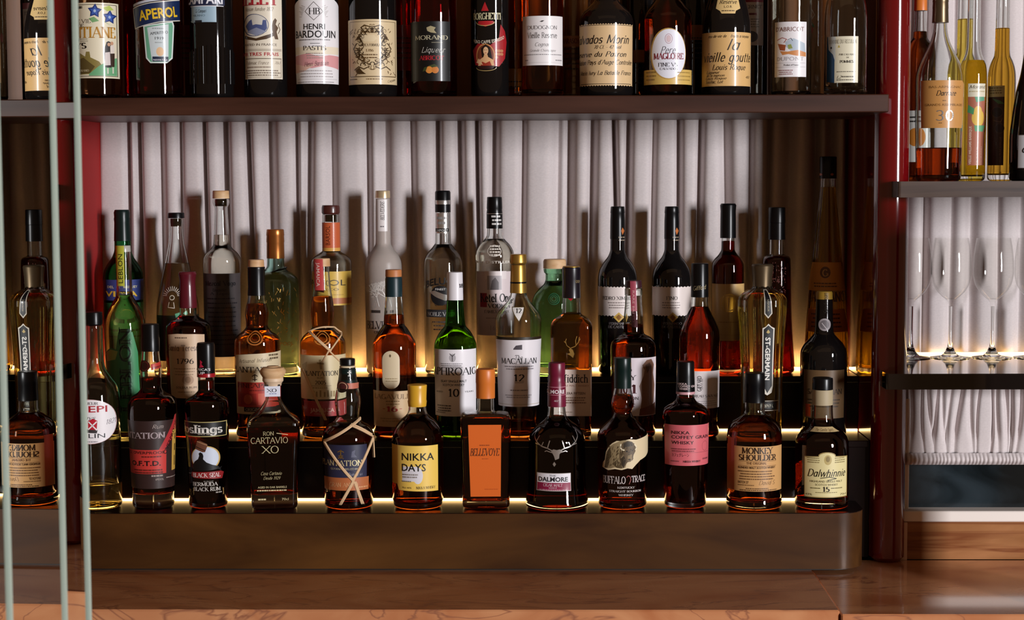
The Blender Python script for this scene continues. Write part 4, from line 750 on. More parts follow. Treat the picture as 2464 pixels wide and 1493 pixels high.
    d = b.D(740); d.P([(1516, 677), (1530, 677), (1534, 790), (1520, 786)], '9c4050').V('RARE BREED', 1524, 700, 776, 5, 'd8a0a0', 'n', up=False); b.wrap(d, 'neck_strip', cap_r=21.6)
    d = b.D(930); d.R(1478, 862, 1577, 1002, 'e6dae0').P([(1545, 880), (1555, 868), (1566, 866), (1572, 880), (1570, 900), (1574, 930), (1572, 970), (1560, 1000), (1540, 1000), (1544, 960), (1538, 930), (1548, 906), (1550, 892)], '8a6450').P([(1552, 880), (1562, 874), (1566, 884), (1556, 900)], '5c4034').P([(1540, 985), (1576, 972), (1576, 1001), (1538, 1001)], '6c4030').T('WILD', 1478, 1520, 897, 11, '2a2226', 'R').T('TURKEY', 1474, 1529, 915, 11, '2a2226', 'R').T('101', 1490, 1531, 947, 20, '4a1820', 'R').T('BOURBON', 1488, 1536, 963, 8, '3a2a2c', 'N').M(1490, 1530, 975, 3, '9a868a', 2, 6); b.wrap(d)
    b = Bottle('liqueur_bottle', 'red liqueur bottle with sloping shoulders, black cap and white label', 1683, '2', [(712, 20.5), (736, 21), (750, 27), (775, 39), (798, 47.5), (812, 49), (830, 49), (1045, 47)])
    b.shell(liq=738, lcol=(.46, .10, .04)); b.cap([(634, 20.5), (715, 21.2)], BLACKCAP)
    d = b.D(690); d.T('Giffard', 1668, 1696, 698, 10, 'c8b488', 'c', 8); b.wrap(d, 'cap_print', cap_r=21)
    d = b.D(940); d.R(1640, 894, 1730, 984, 'e6dcdc').V('GIFFARD', 1683, 906, 942, 9, '241e20', 'R').V('DEPUIS 1885', 1690, 912, 938, 3, '8a8084', 'n').T('SUREAU SAUVAGE', 1662, 1726, 957, 6, '2c2426', 'r').R(1660, 960, 1726, 960.6, '9a9092').M(1665, 1724, 968, 2.6, 'a89ea0', 3, 5); b.wrap(d)
    b = Bottle('liqueur_bottle', 'tall fluted clear bottle with black vertical label strip and bronze cap', 1833, '2', [(688, 22), (692, 24), (700, 38), (712, 53), (722, 58), (740, 58), (800, 54), (880, 50), (960, 49), (1046, 48)], shape='fluted')
    b.shell(foot=.012, liq=706, lcol=(.95, .84, .5), wall=.003); b.cap([(636, 25), (640, 26.5), (660, 24), (690, 22.5)], mat('bronze_cap', '6a5a44', .35, metal=.8), sec=None)
    d = b.D(740); d.P([(1838, 699), (1852, 699), (1856, 755), (1847, 767), (1838, 756)], 'c8c0b0').P([(1840, 700), (1850, 700), (1854, 754), (1847, 763), (1840, 754)], '0a0a0e').V('LIQUEUR', 1847, 722, 750, 4, 'a89c80', 'n', up=False); b.wrap(d, 'neck_label')
    d = b.D(860); d.P([(1834, 790), (1841, 786), (1846, 779), (1852, 786), (1859, 790), (1859, 930), (1856, 946), (1846, 952), (1836, 946), (1834, 930)], 'd8d2c4').P([(1836.5, 793), (1846, 783), (1856.5, 793), (1856.5, 929), (1846, 947), (1836.5, 929)], '0c1016').P([(1842, 800), (1846, 793), (1850, 800), (1846, 803)], 'b8a060').V('ST-GERMAIN', 1846, 812, 915, 11, 'e8e4dc', 'B', up=False).R(1838, 965, 1872, 966.5, 'd0c8b8').R(1838, 968, 1866, 986, '14120e').T('3717 L', 1840, 1860, 981, 7, 'd8d0b8', 'N').R(1838, 988, 1872, 989.5, 'd0c8b8'); b.wrap(d)
    b = Bottle('port_bottle', 'black port bottle with yellow paper strip on the neck and a round white seal', 1982, '2', [(720, 20), (780, 21.5), (800, 23), (812, 32), (830, 48), (848, 55.5), (862, 56), (1050, 55)])
    b.solid(BLK); b.cap([(701, 18.5), (706, 19.5), (776, 21)], mat('yellow_paper', 'a8842c', .5), 'neck_sleeve')
    d = b.D(740); d.V('G. Sandeman', 1985, 706, 772, 9, '2a2010', 'c'); b.wrap(d, 'sleeve_print', cap_r=20.8)
    d = b.D(782); d.E(1983, 782, 14, 15, 'b0a8ac').E(1983, 782, 10, 11, '7a7478').L([(1977, 778), (1989, 794)], 2, 'd0c8cc'); b.wrap(d, 'round_seal', cap_r=22.2)
    d = b.D(950); d.R(1936, 892, 2030, 1008, '6a5034').R(1940, 975, 1952, 1005, 'a83c18').T('SANDEMAN', 1946, 2024, 950, 12, '2a1c10', 'r').M(1946, 2022, 966, 4, '3a2a18', 3, 8); b.wrap(d)
b2()
# ================================================================== top step
def b3():
    b = Bottle('mezcal_bottle', 'green bottle with dark green capsule and blue label, leftmost on the top step', 298, '3', [(575, 19), (600, 19.5), (618, 25), (638, 38), (655, 45.5), (668, 47), (896, 46)])
    b.shell(glassm('deep_green_glass', (.34, .62, .44)), liq=620, lcol=(.8, .85, .7)); b.cap([(505, 17.5), (512, 19.3), (522, 18.5), (527, 19.3), (536, 18.5), (580, 20)], GREENCAP, 'capsule')
    d = b.D(700); d.R(252, 674, 345, 724, '33407c').T('DEL', 261, 276, 694, 6, 'd8d0a0', 'N').T('MAGUEY', 296, 330, 694, 6, 'd8d0a0', 'N').T('VIDA', 257, 330, 714, 13, 'd8b23c', 'B'); b.wrap(d)
    d = b.D(800); d.R(254, 730, 344, 850, '2c7a44').M(262, 336, 750, 4, '14441f', 6, 12); b.wrap(d, 'artwork_label')
    b = Bottle('spirit_bottle', 'clear cone-shaped spirit bottle with small black stopper and sunburst embossing', 427, '3', [(526, 16.5), (534, 17), (540, 16), (575, 18), (610, 24), (650, 33), (700, 43), (740, 50), (765, 51), (896, 50)])
    b.shell(liq=633, lcol=(.95, .92, .84)); b.cap([(512, 19.5), (525, 20)], BLACKCAP, 'stopper'); b.ring(526, 545, 13, CORK, 'cork')
    d = b.D(720)
    for k in range(13):
        a = math.radians(k*15); d.L([(414-13*math.cos(a), 712-12*math.sin(a)), (414-22*math.cos(a), 712-22*math.sin(a))], 1.4, 'e4dccc*')
    d.O(414, 717, 6, 6, 1.5, 'e4dccc*').L([(408, 728), (406, 740), (420, 742), (418, 728)], 1.4, 'e4dccc*'); b.wrap(d, 'embossing')
    d = b.D(820); d.R(378, 760, 476, 870, '12241a').P([(420, 756), (446, 748), (452, 760), (424, 772)], '62a880'); b.wrap(d)
    b = Bottle('mezcal_bottle', 'clear round-shouldered bottle with pale cork stopper and dark typed label', 535, '3', [(479, 18.5), (486, 20), (494, 18), (500, 15.5), (550, 17.5), (588, 20), (598, 26), (610, 38), (626, 45), (640, 45.5), (896, 44)])
    b.shell(liq=565, lcol=(.95, .92, .86)); b.cap([(459, 19.5), (478, 20)], CORKW, 'stopper'); b.ring(479, 496, 14, CORK, 'cork')
    d = b.D(760); d.R(491, 659, 577, 860, '484040').T('Mezcal Vago', 497, 565, 688, 11, '18141a', 'R').T('Ensamble', 513, 543, 702, 7, '1c181e', 'r').T('A. Lopez', 508, 552, 710, 6, '1c181e', 'r').M(500, 570, 722, 4, '1c181e', 11, 11); b.wrap(d)
    b = Bottle('gin_bottle', 'pale blue-green bottle with copper cap and black cord, gilt lettering', 665, '3', [(615, 20), (640, 21), (650, 27), (660, 42), (672, 52), (684, 54.5), (896, 53)])
    b.shell(glassm('pale_aqua_glass', (.80, .93, .90)), foot=.014, liq=655, lcol=(.88, .86, .70)); b.cap([(552, 20.5), (566, 21.5), (568, 20.8), (582, 21.5), (584, 20.8), (622, 21.2)], mat('copper_cap', 'b06c34', .3, metal=.75))
    mb = MB(); P = [(26/b.S*math.sin(t), -26/b.S*math.cos(t), b.zy(652)+.006*math.sin(t)) for t in [2*math.pi*k/20 for k in range(21)]]; mb.tube(P, .0013, 6); mb.build('cord', BLACKCAP, b.o, True)
    d = b.D(760); r = random.Random(9)
    for i in range(70):
        x = r.uniform(618, 712); y = r.uniform(690, 850); d.L([(x, y), (x+r.uniform(-5, 5), y+r.uniform(3, 9))], r.uniform(1, 2.2), 'gold')
    d.T('LIVERPOOL', 640, 704, 832, 8, 'gold', 'N'); b.wrap(d, 'gilt_print')
    b = Bottle('pisco_bottle', 'clear pisco bottle with brown wood cap, orange neck label and yellow body label', 798, '3', [(516, 20), (522, 20.5), (535, 20.5), (604, 21.5), (608, 26), (616, 38), (626, 47), (636, 49), (896, 48)])
    b.shell(liq=603, lcol=(.96, .93, .84)); b.cap([(494, 20.5), (500, 21.5), (512, 21.5), (516, 19)], mat('dark_brown_wood_cap', '4a1e18', .35, coat=.3)); b.ring(517, 534, 14, CORK, 'cork')
    d = b.D(570); d.R(778, 536, 819, 605, 'c65e34').R(778, 597, 819, 605, 'd8a04c').V('BARSOL', 791, 544, 590, 10, '5a1c10', 'n'); b.wrap(d, 'neck_label', cap_r=21.6)
    d = b.D(700); d.R(752, 654, 845, 736, 'd9b24e').R(752, 718, 845, 732, 'b0683a').T('BARSOL', 742, 831, 688, 15, '33281a', 'n').T('PISCO', 770, 815, 700, 6, '4a3a24', 'n').M(770, 830, 712, 3, 'b8923c'); b.wrap(d)
    b = Bottle('vodka_bottle', 'tall frosted white vodka bottle with pale gold cap and white neck strip', 923, '3', [(478, 17), (500, 17.5), (585, 18.5), (598, 24), (614, 36), (632, 43), (645, 44), (896, 43)])
    FR = mat('frosted_glass', 'dccfc6', .35, trans=.55, ior=1.3); b.solid(FR); b.cap([(459, 17.5), (477, 18)], mat('pale_gold_cap', 'd8c09a', .3, metal=.5))
    d = b.D(520); d.R(911, 480, 933, 557, 'ece4e2').V('BELVEDERE', 922, 486, 530, 8, '3a3438', 'i').M(917, 926, 548, 4, '8a8488'); b.wrap(d, 'neck_label', cap_r=18.4)
    d = b.D(780); r = random.Random(4)
    def br(x, y, a, l, w):
        if l < 4: return
        x1, y1 = x+l*math.cos(a), y-l*math.sin(a); d.L([(x, y), (x1, y1)], w, 'f6efe8')
        for q in (-.5, .1, .6): br(x1, y1, a+q+r.uniform(-.2, .2), l*.68, w*.75)
    br(938, 738, 2.0, 24, 1.8); br(912, 738, 1.8, 22, 1.6); br(925, 738, 1.4, 24, 1.6)
    d.M(894, 915, 756, 9, '3a302c').M(932, 948, 756, 9, '3a302c').T('BELVEDERE', 884, 962, 792, 18, '2e2a30', 'r').T('ORGANIC', 900, 946, 803, 6, '3a3438', 'r'); b.wrap(d, 'print')
    b = Bottle('vodka_bottle', 'clear vodka bottle with black cap and black and silver fish crest', 1067, '3', [(510, 18), (560, 18.5), (584, 19), (594, 25), (610, 38), (628, 46), (642, 47), (896, 45.5)])
    b.shell(liq=588, lcol=(.96, .94, .90)); b.cap([(459, 17.5), (463, 18.5), (511, 18.6)], BLACKCAP); SV = mat('silver_band', 'c8c4c0', .25, metal=.85); b.ring(481, 492, 18.9, SV)
    d = b.D(540); d.R(1050, 513, 1080, 562, 'silver').R(1050, 550, 1080, 558, '121214').T('EXPORT', 1052, 1078, 557, 5, 'd8d4d0', 'N').M(1054, 1076, 530, 8, '8a8684', 2, 12); b.wrap(d, 'neck_foil', cap_r=18.9)
    d = b.D(720); d.T('BELUGA', 1027, 1103, 695, 17, '141416', 'B', 0, 10).E(1060, 712, 23, 24, '141418').P([(1034, 704), (1046, 700), (1066, 708), (1088, 714), (1092, 722), (1070, 724), (1050, 716)], 'silver').T('FINEST', 1048, 1072, 699, 5, 'd8d4d0', 'N').T('QUALITY', 1046, 1076, 736, 6, '1c1c20', 'N').R(1026, 746, 1106, 764, '2a2a2e').T('NOBLE VODKA', 1030, 1102, 761, 9, 'c8c4c0', 'r').M(1040, 1090, 778, 4, '3a3a40', 3, 9); b.wrap(d, 'print')
    b = Bottle('vodka_bottle', 'clear embossed vodka bottle with black screw cap and white label with a red corner', 1191, '3', [(549, 18), (566, 19), (574, 23), (590, 37), (606, 45), (618, 46.5), (630, 45.5), (640, 46), (896, 44)])
    b.shell(liq=575, lcol=(.96, .93, .86)); b.cap([(474, 18), (502, 18.8), (504, 18.2), (512, 19.2), (550, 19.4)], BLACKCAP)
    d = b.D(530); d.R(1172, 514, 1210, 515.2, 'silver').M(1184, 1206, 525, 6, 'd0ccc8', 3, 9); b.wrap(d, 'cap_print', cap_r=19.4)
    d = b.D(600); d.M(1178, 1206, 596, 5, 'e8e0d4*', 4, 7).T('FAMILY DISTILLERS', 1147, 1228, 634, 6, 'e8e0d4*', 'N').O(1190, 604, 16, 14, 1.4, 'e8e0d4*'); b.wrap(d, 'embossing')
    d = b.D(730); d.R(1148, 654, 1236, 808, 'dccccc').R(1167, 653, 1218, 672, 'e4d8d6').R(1173, 664, 1207, 698, 'a8a0a2').P([(1180, 698), (1184, 676), (1192, 668), (1200, 680), (1200, 698)], '6a6466').R(1156, 706, 1172, 740, '98182c').T('Ketel One', 1158, 1228, 727, 19, '161214', 'R').T('VODKA', 1175, 1222, 741, 9, '1c181a', 'R').T('FAMILY MADE', 1166, 1222, 754, 7, '2a2426', 'r').M(1170, 1215, 768, 3, 'a8989a').T('1691', 1180, 1204, 795, 12, 'b8a4a6', 'n'); b.wrap(d)
    b = Bottle('gin_bottle', 'round-shouldered green glass bottle with wide wooden stopper and rose embossing', 1335, '3', [(647, 27), (655, 26), (660, 22), (672, 22), (682, 25), (695, 38), (712, 50), (730, 55.5), (745, 56), (896, 54)])
    b.shell(glassm('bright_green_glass', (.72, .90, .77)), foot=.014, liq=676, lcol=(.80, .92, .80)); b.cap([(624, 26), (629, 27.5), (646, 27.5)], CORKW, 'stopper')
    d = b.D(720)
    for r_ in (6, 10, 14): d.O(1333, 720, r_, r_, 1.5, '2c6a4a*')
    b.wrap(d, 'embossing')
    def sherry(kind, lab, cx, title, x0, x1):
        b = Bottle(kind, lab, cx, '3', [(520, 17), (600, 17.5), (615, 22), (632, 34), (652, 44), (672, 47.5), (690, 47.5), (896, 46)])
        b.solid(BLK); b.cap([(497, 16.5), (512, 17.5), (514, 16.8), (530, 17.6), (575, 18)], BLACKCAP, 'capsule')
        d = b.D(560); d.P([(cx+11, 548), (cx+15, 556), (cx+11, 566), (cx+8, 556)], 'c06a30').M(cx+2, cx+16, 574, 4, '8a7a68', 2, 7); b.wrap(d, 'capsule_print', cap_r=18.2)
        d = b.D(720); n = 24; pts = [(cx-46+92*i/n, 690+(2.4 if i % 2 else 0)) for i in range(n+1)]+[(cx+46-92*i/n, 762-(2.4 if i % 2 else 0)) for i in range(n+1)]
        d.P(pts, 'e6d8d2').T(title, x0, x1, 722, 8, '2c2424', 'r').M(cx-22, cx+22, 731, 3, '8a7c78', 3, 6).P([(cx+3, 752), (cx+16, 764), (cx+3, 777), (cx-10, 764)], 'c8a24c').P([(cx+3, 757), (cx+10, 764), (cx+3, 772), (cx-4, 764)], '8a5a20').T('FERNANDO', cx-20, cx+24, 782, 5.5, '8a8080', 'r').T('DE CASTILLA', cx-22, cx+26, 790, 5.5, '8a8080', 'r'); b.wrap(d)
    sherry('sherry_bottle', 'black sherry bottle with pinked cream label and gold diamond, nearer the green gin bottle', 1486, 'PEDRO XIMENEZ', 1451, 1524)
    sherry('sherry_bottle', 'black sherry bottle with pinked cream label and short four-letter title', 1616, 'FINO', 1604, 1630)
    b = Bottle('brandy_bottle', 'dark amber bottle with black cap and large embossed gold label', 1751, '3', [(572, 15.5), (600, 16), (612, 22), (625, 33), (638, 38.5), (650, 39), (896, 38)])
    b.shell(foot=.008, liq=580, lcol=(.30, .045, .015)); b.cap([(490, 18), (494, 19.3), (508, 18.2), (530, 18.5), (573, 18.8)], BLACKCAP)
    d = b.D(750); d.R(1714, 684, 1790, 821, 'c9a468').O(1754, 730, 22, 22, 3, 'gold').E(1754, 730, 17, 17, 'gold').L([(1754, 718), (1754, 742)], 3, 'c9a468').M(1730, 1780, 778, 3, 'a8864c').R(1730, 806, 1776, 807, 'b8945a'); b.wrap(d)
    b = Bottle('liqueur_bottle', 'dark red textured bottle with black cap behind the fluted bottle', 1868, '3', [(575, 17.5), (612, 18), (618, 30), (624, 33), (640, 34), (740, 36), (896, 46)])
    b.shell(liq=620, lcol=(.35, .03, .02)); b.cap([(499, 20), (536, 20.6), (537, 20), (577, 20.6)], BLACKCAP)
    d = b.D(680); r = random.Random(2)
    for i in range(60): x = r.uniform(1858, 1890); y = r.uniform(630, 720); d.L([(x, y), (x+r.uniform(-3, 3), y+r.uniform(1, 4))], 1.4, '7a4a44*')
    b.wrap(d, 'embossing')
    b = Bottle('liqueur_bottle', 'very tall tapering bottle with black cap and orange labels, last on the top step', 1990, '3', [(428, 17.5), (445, 18), (460, 19), (540, 27), (632, 36), (720, 44), (800, 50), (896, 54)], shape='fluted')
    b.shell(foot=.010, liq=450, lcol=(.88, .66, .12), wall=.003); b.cap([(377, 20.5), (400, 20.5), (430, 20.5)], BLACKCAP)
    d = b.D(420); d.E(1976, 420, 3, 3, 'c07050').E(1998, 420, 3, 3, 'c07050'); b.wrap(d, 'cap_print', cap_r=20.7)
    d = b.D(665); d.P([(1954, 632), (2024, 632), (2029, 700), (1950, 700)], 'd8943c').E(1986, 656, 12, 14, '6a3c14').T('G', 1980, 1992, 665, 16, 'd8a860', 'R').M(1962, 2016, 685, 4, '6a4420', 2, 7); b.wrap(d, 'upper_label')
    d = b.D(730); d.T('GALLIANO', 1948, 2030, 726, 22, '2a1408', 'R'); b.wrap(d, 'lettering')
    d = b.D(790); d.P([(1946, 745), (2034, 745), (2038, 800), (1944, 800)], 'c8702c').M(1954, 2026, 760, 5, '5a2c10', 4, 10); b.wrap(d)
b3()
# ================================================================== upper shelf
def tall(kind, lab, cx, hw, m, row='u', sh=-60, top=-185, capm=BLACKCAP, nk=18, liq=None, shell=None, foot=.007, **k):
    b = Bottle(kind, lab, cx, row, [(top+8, nk), (sh-55, nk+1), (sh-40, nk+5), (sh-18, hw*.72), (sh, hw*.93), (sh+14, hw), (226, hw)], **k)
    if shell: b.shell(shell if shell != 1 else None, liq=(liq if liq is not None else sh-30), lcol=m, foot=foot)
    else: b.solid(m)
    b.cap([(top-2, nk+1), (top+60, nk+2.4)], capm); return b
def b4():
    b = tall('liqueur_bottle', 'clear spirit bottle with blue gentian flowers and a couple on its label, beside the mirror', 233, 55, (.92, .72, .56), shell=1, capm=mat('red_cap', '8a1018', .3))
    d = b.D(120); d.R(172, 6, 283, 188, 'e6dcc0').F(178, 10, 279, 184, 1.4, '3a3428')
    for fx, fy in ((228, 26), (262, 40)): d.P([(fx+(17 if k % 2 else 10)*math.cos(k*math.pi/5+.4), fy+(18 if k % 2 else 10)*math.sin(k*math.pi/5+.4)) for k in range(10)], '1f3478').P([(fx+(12 if k % 2 else 6)*math.cos(k*math.pi/5+.4), fy+(13 if k % 2 else 6)*math.sin(k*math.pi/5+.4)) for k in range(10)], '3a5cae').E(fx, fy, 3, 3.6, 'a8bcd8')
    d.P([(214, 44), (226, 40), (238, 50), (222, 54)], '7aa870').P([(244, 46), (256, 56), (266, 60), (250, 52)], '7aa870').P([(246, 18), (262, 12), (272, 22), (256, 26)], 'b8c860').T('EAU-DE VIE', 168, 218, 55, 9, '2c241c', 'l').T('DE', 190, 202, 65, 8, '2c241c', 'l').T('GENTIANE', 166, 274, 90, 25, 'c08a30', 'R').T('DU', 174, 192, 101, 9, '1c1814', 'r').T('PAYS', 170, 207, 116, 13, '1c1814', 'R').M(194, 212, 96, 4, 'b8b098', 2, 5).M(180, 200, 22, 8, '3a342c', 1)
    d.P([(180, 130), (186, 122), (196, 130), (204, 136), (206, 124), (214, 124), (216, 138), (236, 148), (244, 160), (222, 178), (180, 180)], '8a7a40').P([(180, 150), (200, 138), (226, 160), (214, 176), (180, 180)], '5c4c26').P([(212, 178), (236, 158), (262, 142), (277, 138), (277, 182), (212, 182)], '6aa878')
    d.P([(250, 112), (254, 100), (262, 99), (264, 110), (262, 128), (264, 162), (250, 162), (248, 128)], '241c1c').P([(250, 126), (261, 124), (262, 156), (249, 157)], 'd8ccc8').P([(262, 110), (270, 104), (272, 116), (270, 128), (262, 128)], 'e0d4c8').P([(262, 128), (272, 127), (271, 160), (263, 160)], '3a281c').E(259, 106, 3.5, 4.5, 'c89878').E(266, 103, 3.5, 4.5, 'c89878').P([(252, 102), (258, 98), (264, 102)], '141010').R(254, 163, 257, 177, 'd8d0c0').R(266, 161, 269, 176, 'd8d0c0').T('MORAND', 187, 212, 172, 5, 'd8c8a0', 'r'); b.wrap(d)
    b = tall('aperitif_bottle', 'red aperitif bottle with slanted dark blue banner and pale green shield label', 378, 57, (.55, .02, .012), shell=1, foot=.012)
    d = b.D(100); d.P([(322, 17), (360, 6), (431, -6), (431, 47), (380, 54), (326, 69)], 'd8d4c8').P([(323, 19), (360, 8), (431, -3), (431, 44.5), (380, 52), (327, 66)], '142850').P([(323, 8), (360, -2), (431, -14), (431, -8), (360, 4), (323, 14)], 'c8ccd8').T('APEROL', 336, 424, 43, 25, 'e6bc28', 'B', 7).P([(345, 62), (414, 50), (417, 60), (412, 140), (398, 152), (360, 152), (350, 140)], 'd8e0dc').P([(348, 64), (412, 53), (414, 62), (409, 138), (397, 149), (361, 149), (353, 138)], '6aa888').P([(354, 66), (404, 57), (402, 148), (364, 148)], 'c9d2d4').T('APERITIVO', 361, 402, 82, 7, '2a2c30', 'n', 6).T('1919', 372, 392, 95, 7, '2a2c30', 'n').M(366, 396, 70, 3, '8a9090').M(372, 390, 104, 3, '9aa0a0').E(383, 124, 9, 11, 'e0b88c').R(365, 136, 402, 148, '10203c').T('PADOVA ITALIA', 367, 400, 146, 4, 'd8d8e0', 'B'); b.wrap(d)
    b = tall('aperitif_bottle', 'near-black ribbed aperitif bottle with small pale blue paper label', 508, 52, BLK)
    d = b.D(40); d.R(460, -45, 540, 12, '1c2444').T('CAMPARI', 456, 535, 8, 22, 'e4e4ec', 'B').R(460, 13, 537, 15, 'd8d8e0').R(462, 15, 520, 53, '9ab4c4').T('G. Campari', 472, 496, 30, 8, '20242c', 'c').T('MILANO', 466, 494, 39, 5, '6a8494', 'n').R(470, 48, 486, 53, '1c2028'); b.wrap(d)
    mb = MB()
    for k in range(15):
        a = math.radians(-84+12*k); r = b.rat(b.zy(160))+.0004; mb.tube([(r*math.sin(a), -r*math.cos(a), b.zy(y)) for y in (110+14*abs(k-7)/7*1.2, 160, 204)], .0012, 5)
    mb.build('ribs', BLK, b.o, True)
    b = tall('aperitif_bottle', 'dark bottle with tall cream label, red capitals, blue landscape medallion and a lion', 637, 52, BLK)
    d = b.D(100); d.R(589, -60, 677, 190, 'e2d8c4').F(590, 121, 675, 122, .8, '6a5a48').R(590, 118, 675, 119, '6a5a48').R(590, 140, 675, 141, '6a5a48').F(590, 141, 674, 186, .8, '6a5a48').T('LILLET', 578, 668, 11, 26, 'b02430', 'R').T('Maison fondee 1872', 592, 656, 26, 9, '6a5a4c', 'c').E(617, 60, 29, 27, '3a4468').E(617, 60, 27.5, 25.5, 'd4cfc4').P([(592, 62), (600, 50), (606, 46), (608, 60), (616, 58), (630, 60), (632, 48), (640, 48), (642, 68), (634, 78), (600, 78)], '4a5684').P([(594, 76), (617, 66), (641, 76), (617, 86)], '8a90a8').P([(590, 84), (616, 92), (648, 82), (658, 76), (662, 84), (640, 94), (616, 98), (590, 92)], '4a3420').P([(656, 50), (661, 43), (665, 48), (662, 58), (668, 66), (664, 76), (668, 94), (660, 94), (656, 80), (652, 66)], '5a4028').L([(668, 80), (672, 70), (668, 60), (671, 54)], 1.6, '5a4028').T('ELABORATED IN FRANCE', 580, 664, 110, 6, '5a4c40', 'n').T('SERVIR TRES FRAIS', 576, 668, 134, 8.5, 'b02430', 'N').T('Podensac France', 592, 644, 155, 8, '8a7868', 'c').M(594, 650, 164, 4, '9a8878').T('70cl', 658, 671, 154, 6, '8a7868', 'c').M(590, 672, 172, 3.5, '7a6a5c', 3, 5.5); b.wrap(d)
    b = tall('pastis_bottle', 'dark bottle with wide white label, diamond monogram and pink watercolour band', 762, 52, BLK)
    d = b.D(100); d.P([(712, 201), (710, 12), (720, -2), (740, -10), (786, -10), (804, -2), (815, 14), (812, 202)], 'e9e6e8').P([(711, 112), (813, 112), (812, 130), (711, 130)], 'e8dcc4').P([(711, 134), (740, 128), (770, 136), (790, 132), (813, 134), (812, 166), (780, 158), (750, 164), (711, 158)], 'd89a9c').P([(711, 152), (730, 158), (760, 154), (730, 172), (711, 176)], 'e2b8a8')
    for a, c_ in (((755, 4), (777, 27)), ((777, 27), (755, 48)), ((755, 48), (735, 27)), ((735, 27), (755, 4))): d.L([a, c_], 1, '504a48')
    d.T('HB', 744, 769, 34, 15, '2a2628', 'r')
    for sg in (-1, 1):
        for k in range(9): d.L([(755+sg*(20+k), 16+k*3), (755+sg*(28+(k*5) % 7), 12+k*3.4)], 1, 'a8a09c')
    d.T('HENRI', 731, 781, 70, 14, '1c1a1c', 'N').T('BARDOUIN', 713, 805, 90, 18, '1c1a1c', 'N').M(720, 796, 97, 3, '6a6668').L([(746, 104), (768, 104)], 1.2, '3a3638').T('PASTIS', 730, 783, 120, 10, '2a2628', 'r').M(736, 780, 130, 3, 'a09088', 3, 5.5).T('Henri Bardouin', 732, 788, 158, 11, '4a2c30', 'c', 4).M(720, 800, 172, 3, 'a8a0a0', 3, 7).R(716, 190, 808, 190.8, 'a8a4a4').M(716, 806, 199, 2.6, '8a8688'); b.wrap(d)
    b = tall('vermouth_bottle', 'black bottle with ornate scrollwork engraving on a cream label', 896, 58, BLK)
    d = b.D(120); d.R(838, 46, 953, 203, 'd9c29a').F(842, 51, 950, 184, 1, '5a4424').R(844, 184, 950, 185, '5a4424')
    r = random.Random(12)
    for i in range(75):                                         # scrollwork, the same on both sides of the middle
        t = r.uniform(-1.57, 1.57); rr = r.uniform(.66, 1.06); x, y = 38*rr*math.cos(t), 112+52*rr*math.sin(t); s_ = r.uniform(2.5, 6.5); w = r.uniform(.9, 2.2); k = r.choice(('4a3418', '6a4e28', '3a2810')); a0 = r.uniform(0, 180); a1 = a0+r.uniform(150, 280)
        for sg in (-1, 1): d.O(895+sg*x, y, s_, s_, w, k, 10, a0 if sg > 0 else 180-a0, a1 if sg > 0 else 180-a1)
    for sg in (-1, 1):
        for pts in ([(6, 64), (18, 60), (26, 66), (20, 74), (30, 84), (38, 96)], [(36, 104), (44, 116), (38, 130), (30, 142), (16, 150), (4, 156)], [(8, 160), (20, 166), (32, 160), (42, 168)]): d.L([(895+sg*x, y) for x, y in pts], 2.4, '4a3418')
    for i in range(40): x = r.choice((r.uniform(844, 862), r.uniform(928, 948))); y = r.uniform(66, 178); d.L([(x, y), (x+r.uniform(-4, 4), y+r.uniform(2, 6))], r.uniform(1, 2), '5a4020')
    d.P([(872, 84), (900, 84), (906, 92), (898, 100), (876, 100), (868, 92)], 'e2cea8').T('ANTICA FORMULA', 866, 914, 111, 6, '4a3418', 'r').T('1786', 880, 898, 124, 6, '7a5c34', 'r').M(868, 910, 134, 4, '6a4e2c', 2, 7).P([(856, 168), (864, 162), (872, 172), (880, 178), (862, 178)], '4a3418').M(842, 862, 192, 3, '6a4e2c').M(880, 920, 192, 3, '6a4e2c').T('Carpano', 930, 948, 196, 6, '4a3418', 'c', 12); b.wrap(d)
    b = tall('liqueur_bottle', 'red liqueur bottle with black label showing two apricots', 1043, 56, (.62, .02, .03), shell=1, sh=-18, foot=.010)
    d = b.D(120); d.R(989, 51, 1082, 195, '0b0d0e').P([(1026, 66), (1036, 62), (1048, 66), (1044, 72), (1050, 80), (1036, 78), (1028, 74)], 'a89c78').T('MORAND', 1000, 1076, 95, 10, 'c8c0a0', 'r').L([(1038, 102), (1064, 102)], 1, 'a8a088').T('Liqueur', 1014, 1068, 126, 13, 'd8d4cc', 'c').T('ABRICOT', 1010, 1066, 144, 10, 'b82430', 'R').E(1032, 168, 8.5, 8.5, 'd88a3c').E(1046, 168, 8.5, 8.5, 'c87830').P([(1016, 172), (1020, 162), (1028, 160), (1024, 170)], '3a4420').P([(1030, 158), (1044, 154), (1054, 160), (1040, 162)], '3a4420'); b.wrap(d)
    b = tall('liqueur_bottle', 'slim black coffee liqueur bottle with red label and a woman in a medallion', 1178, 46, BLK)
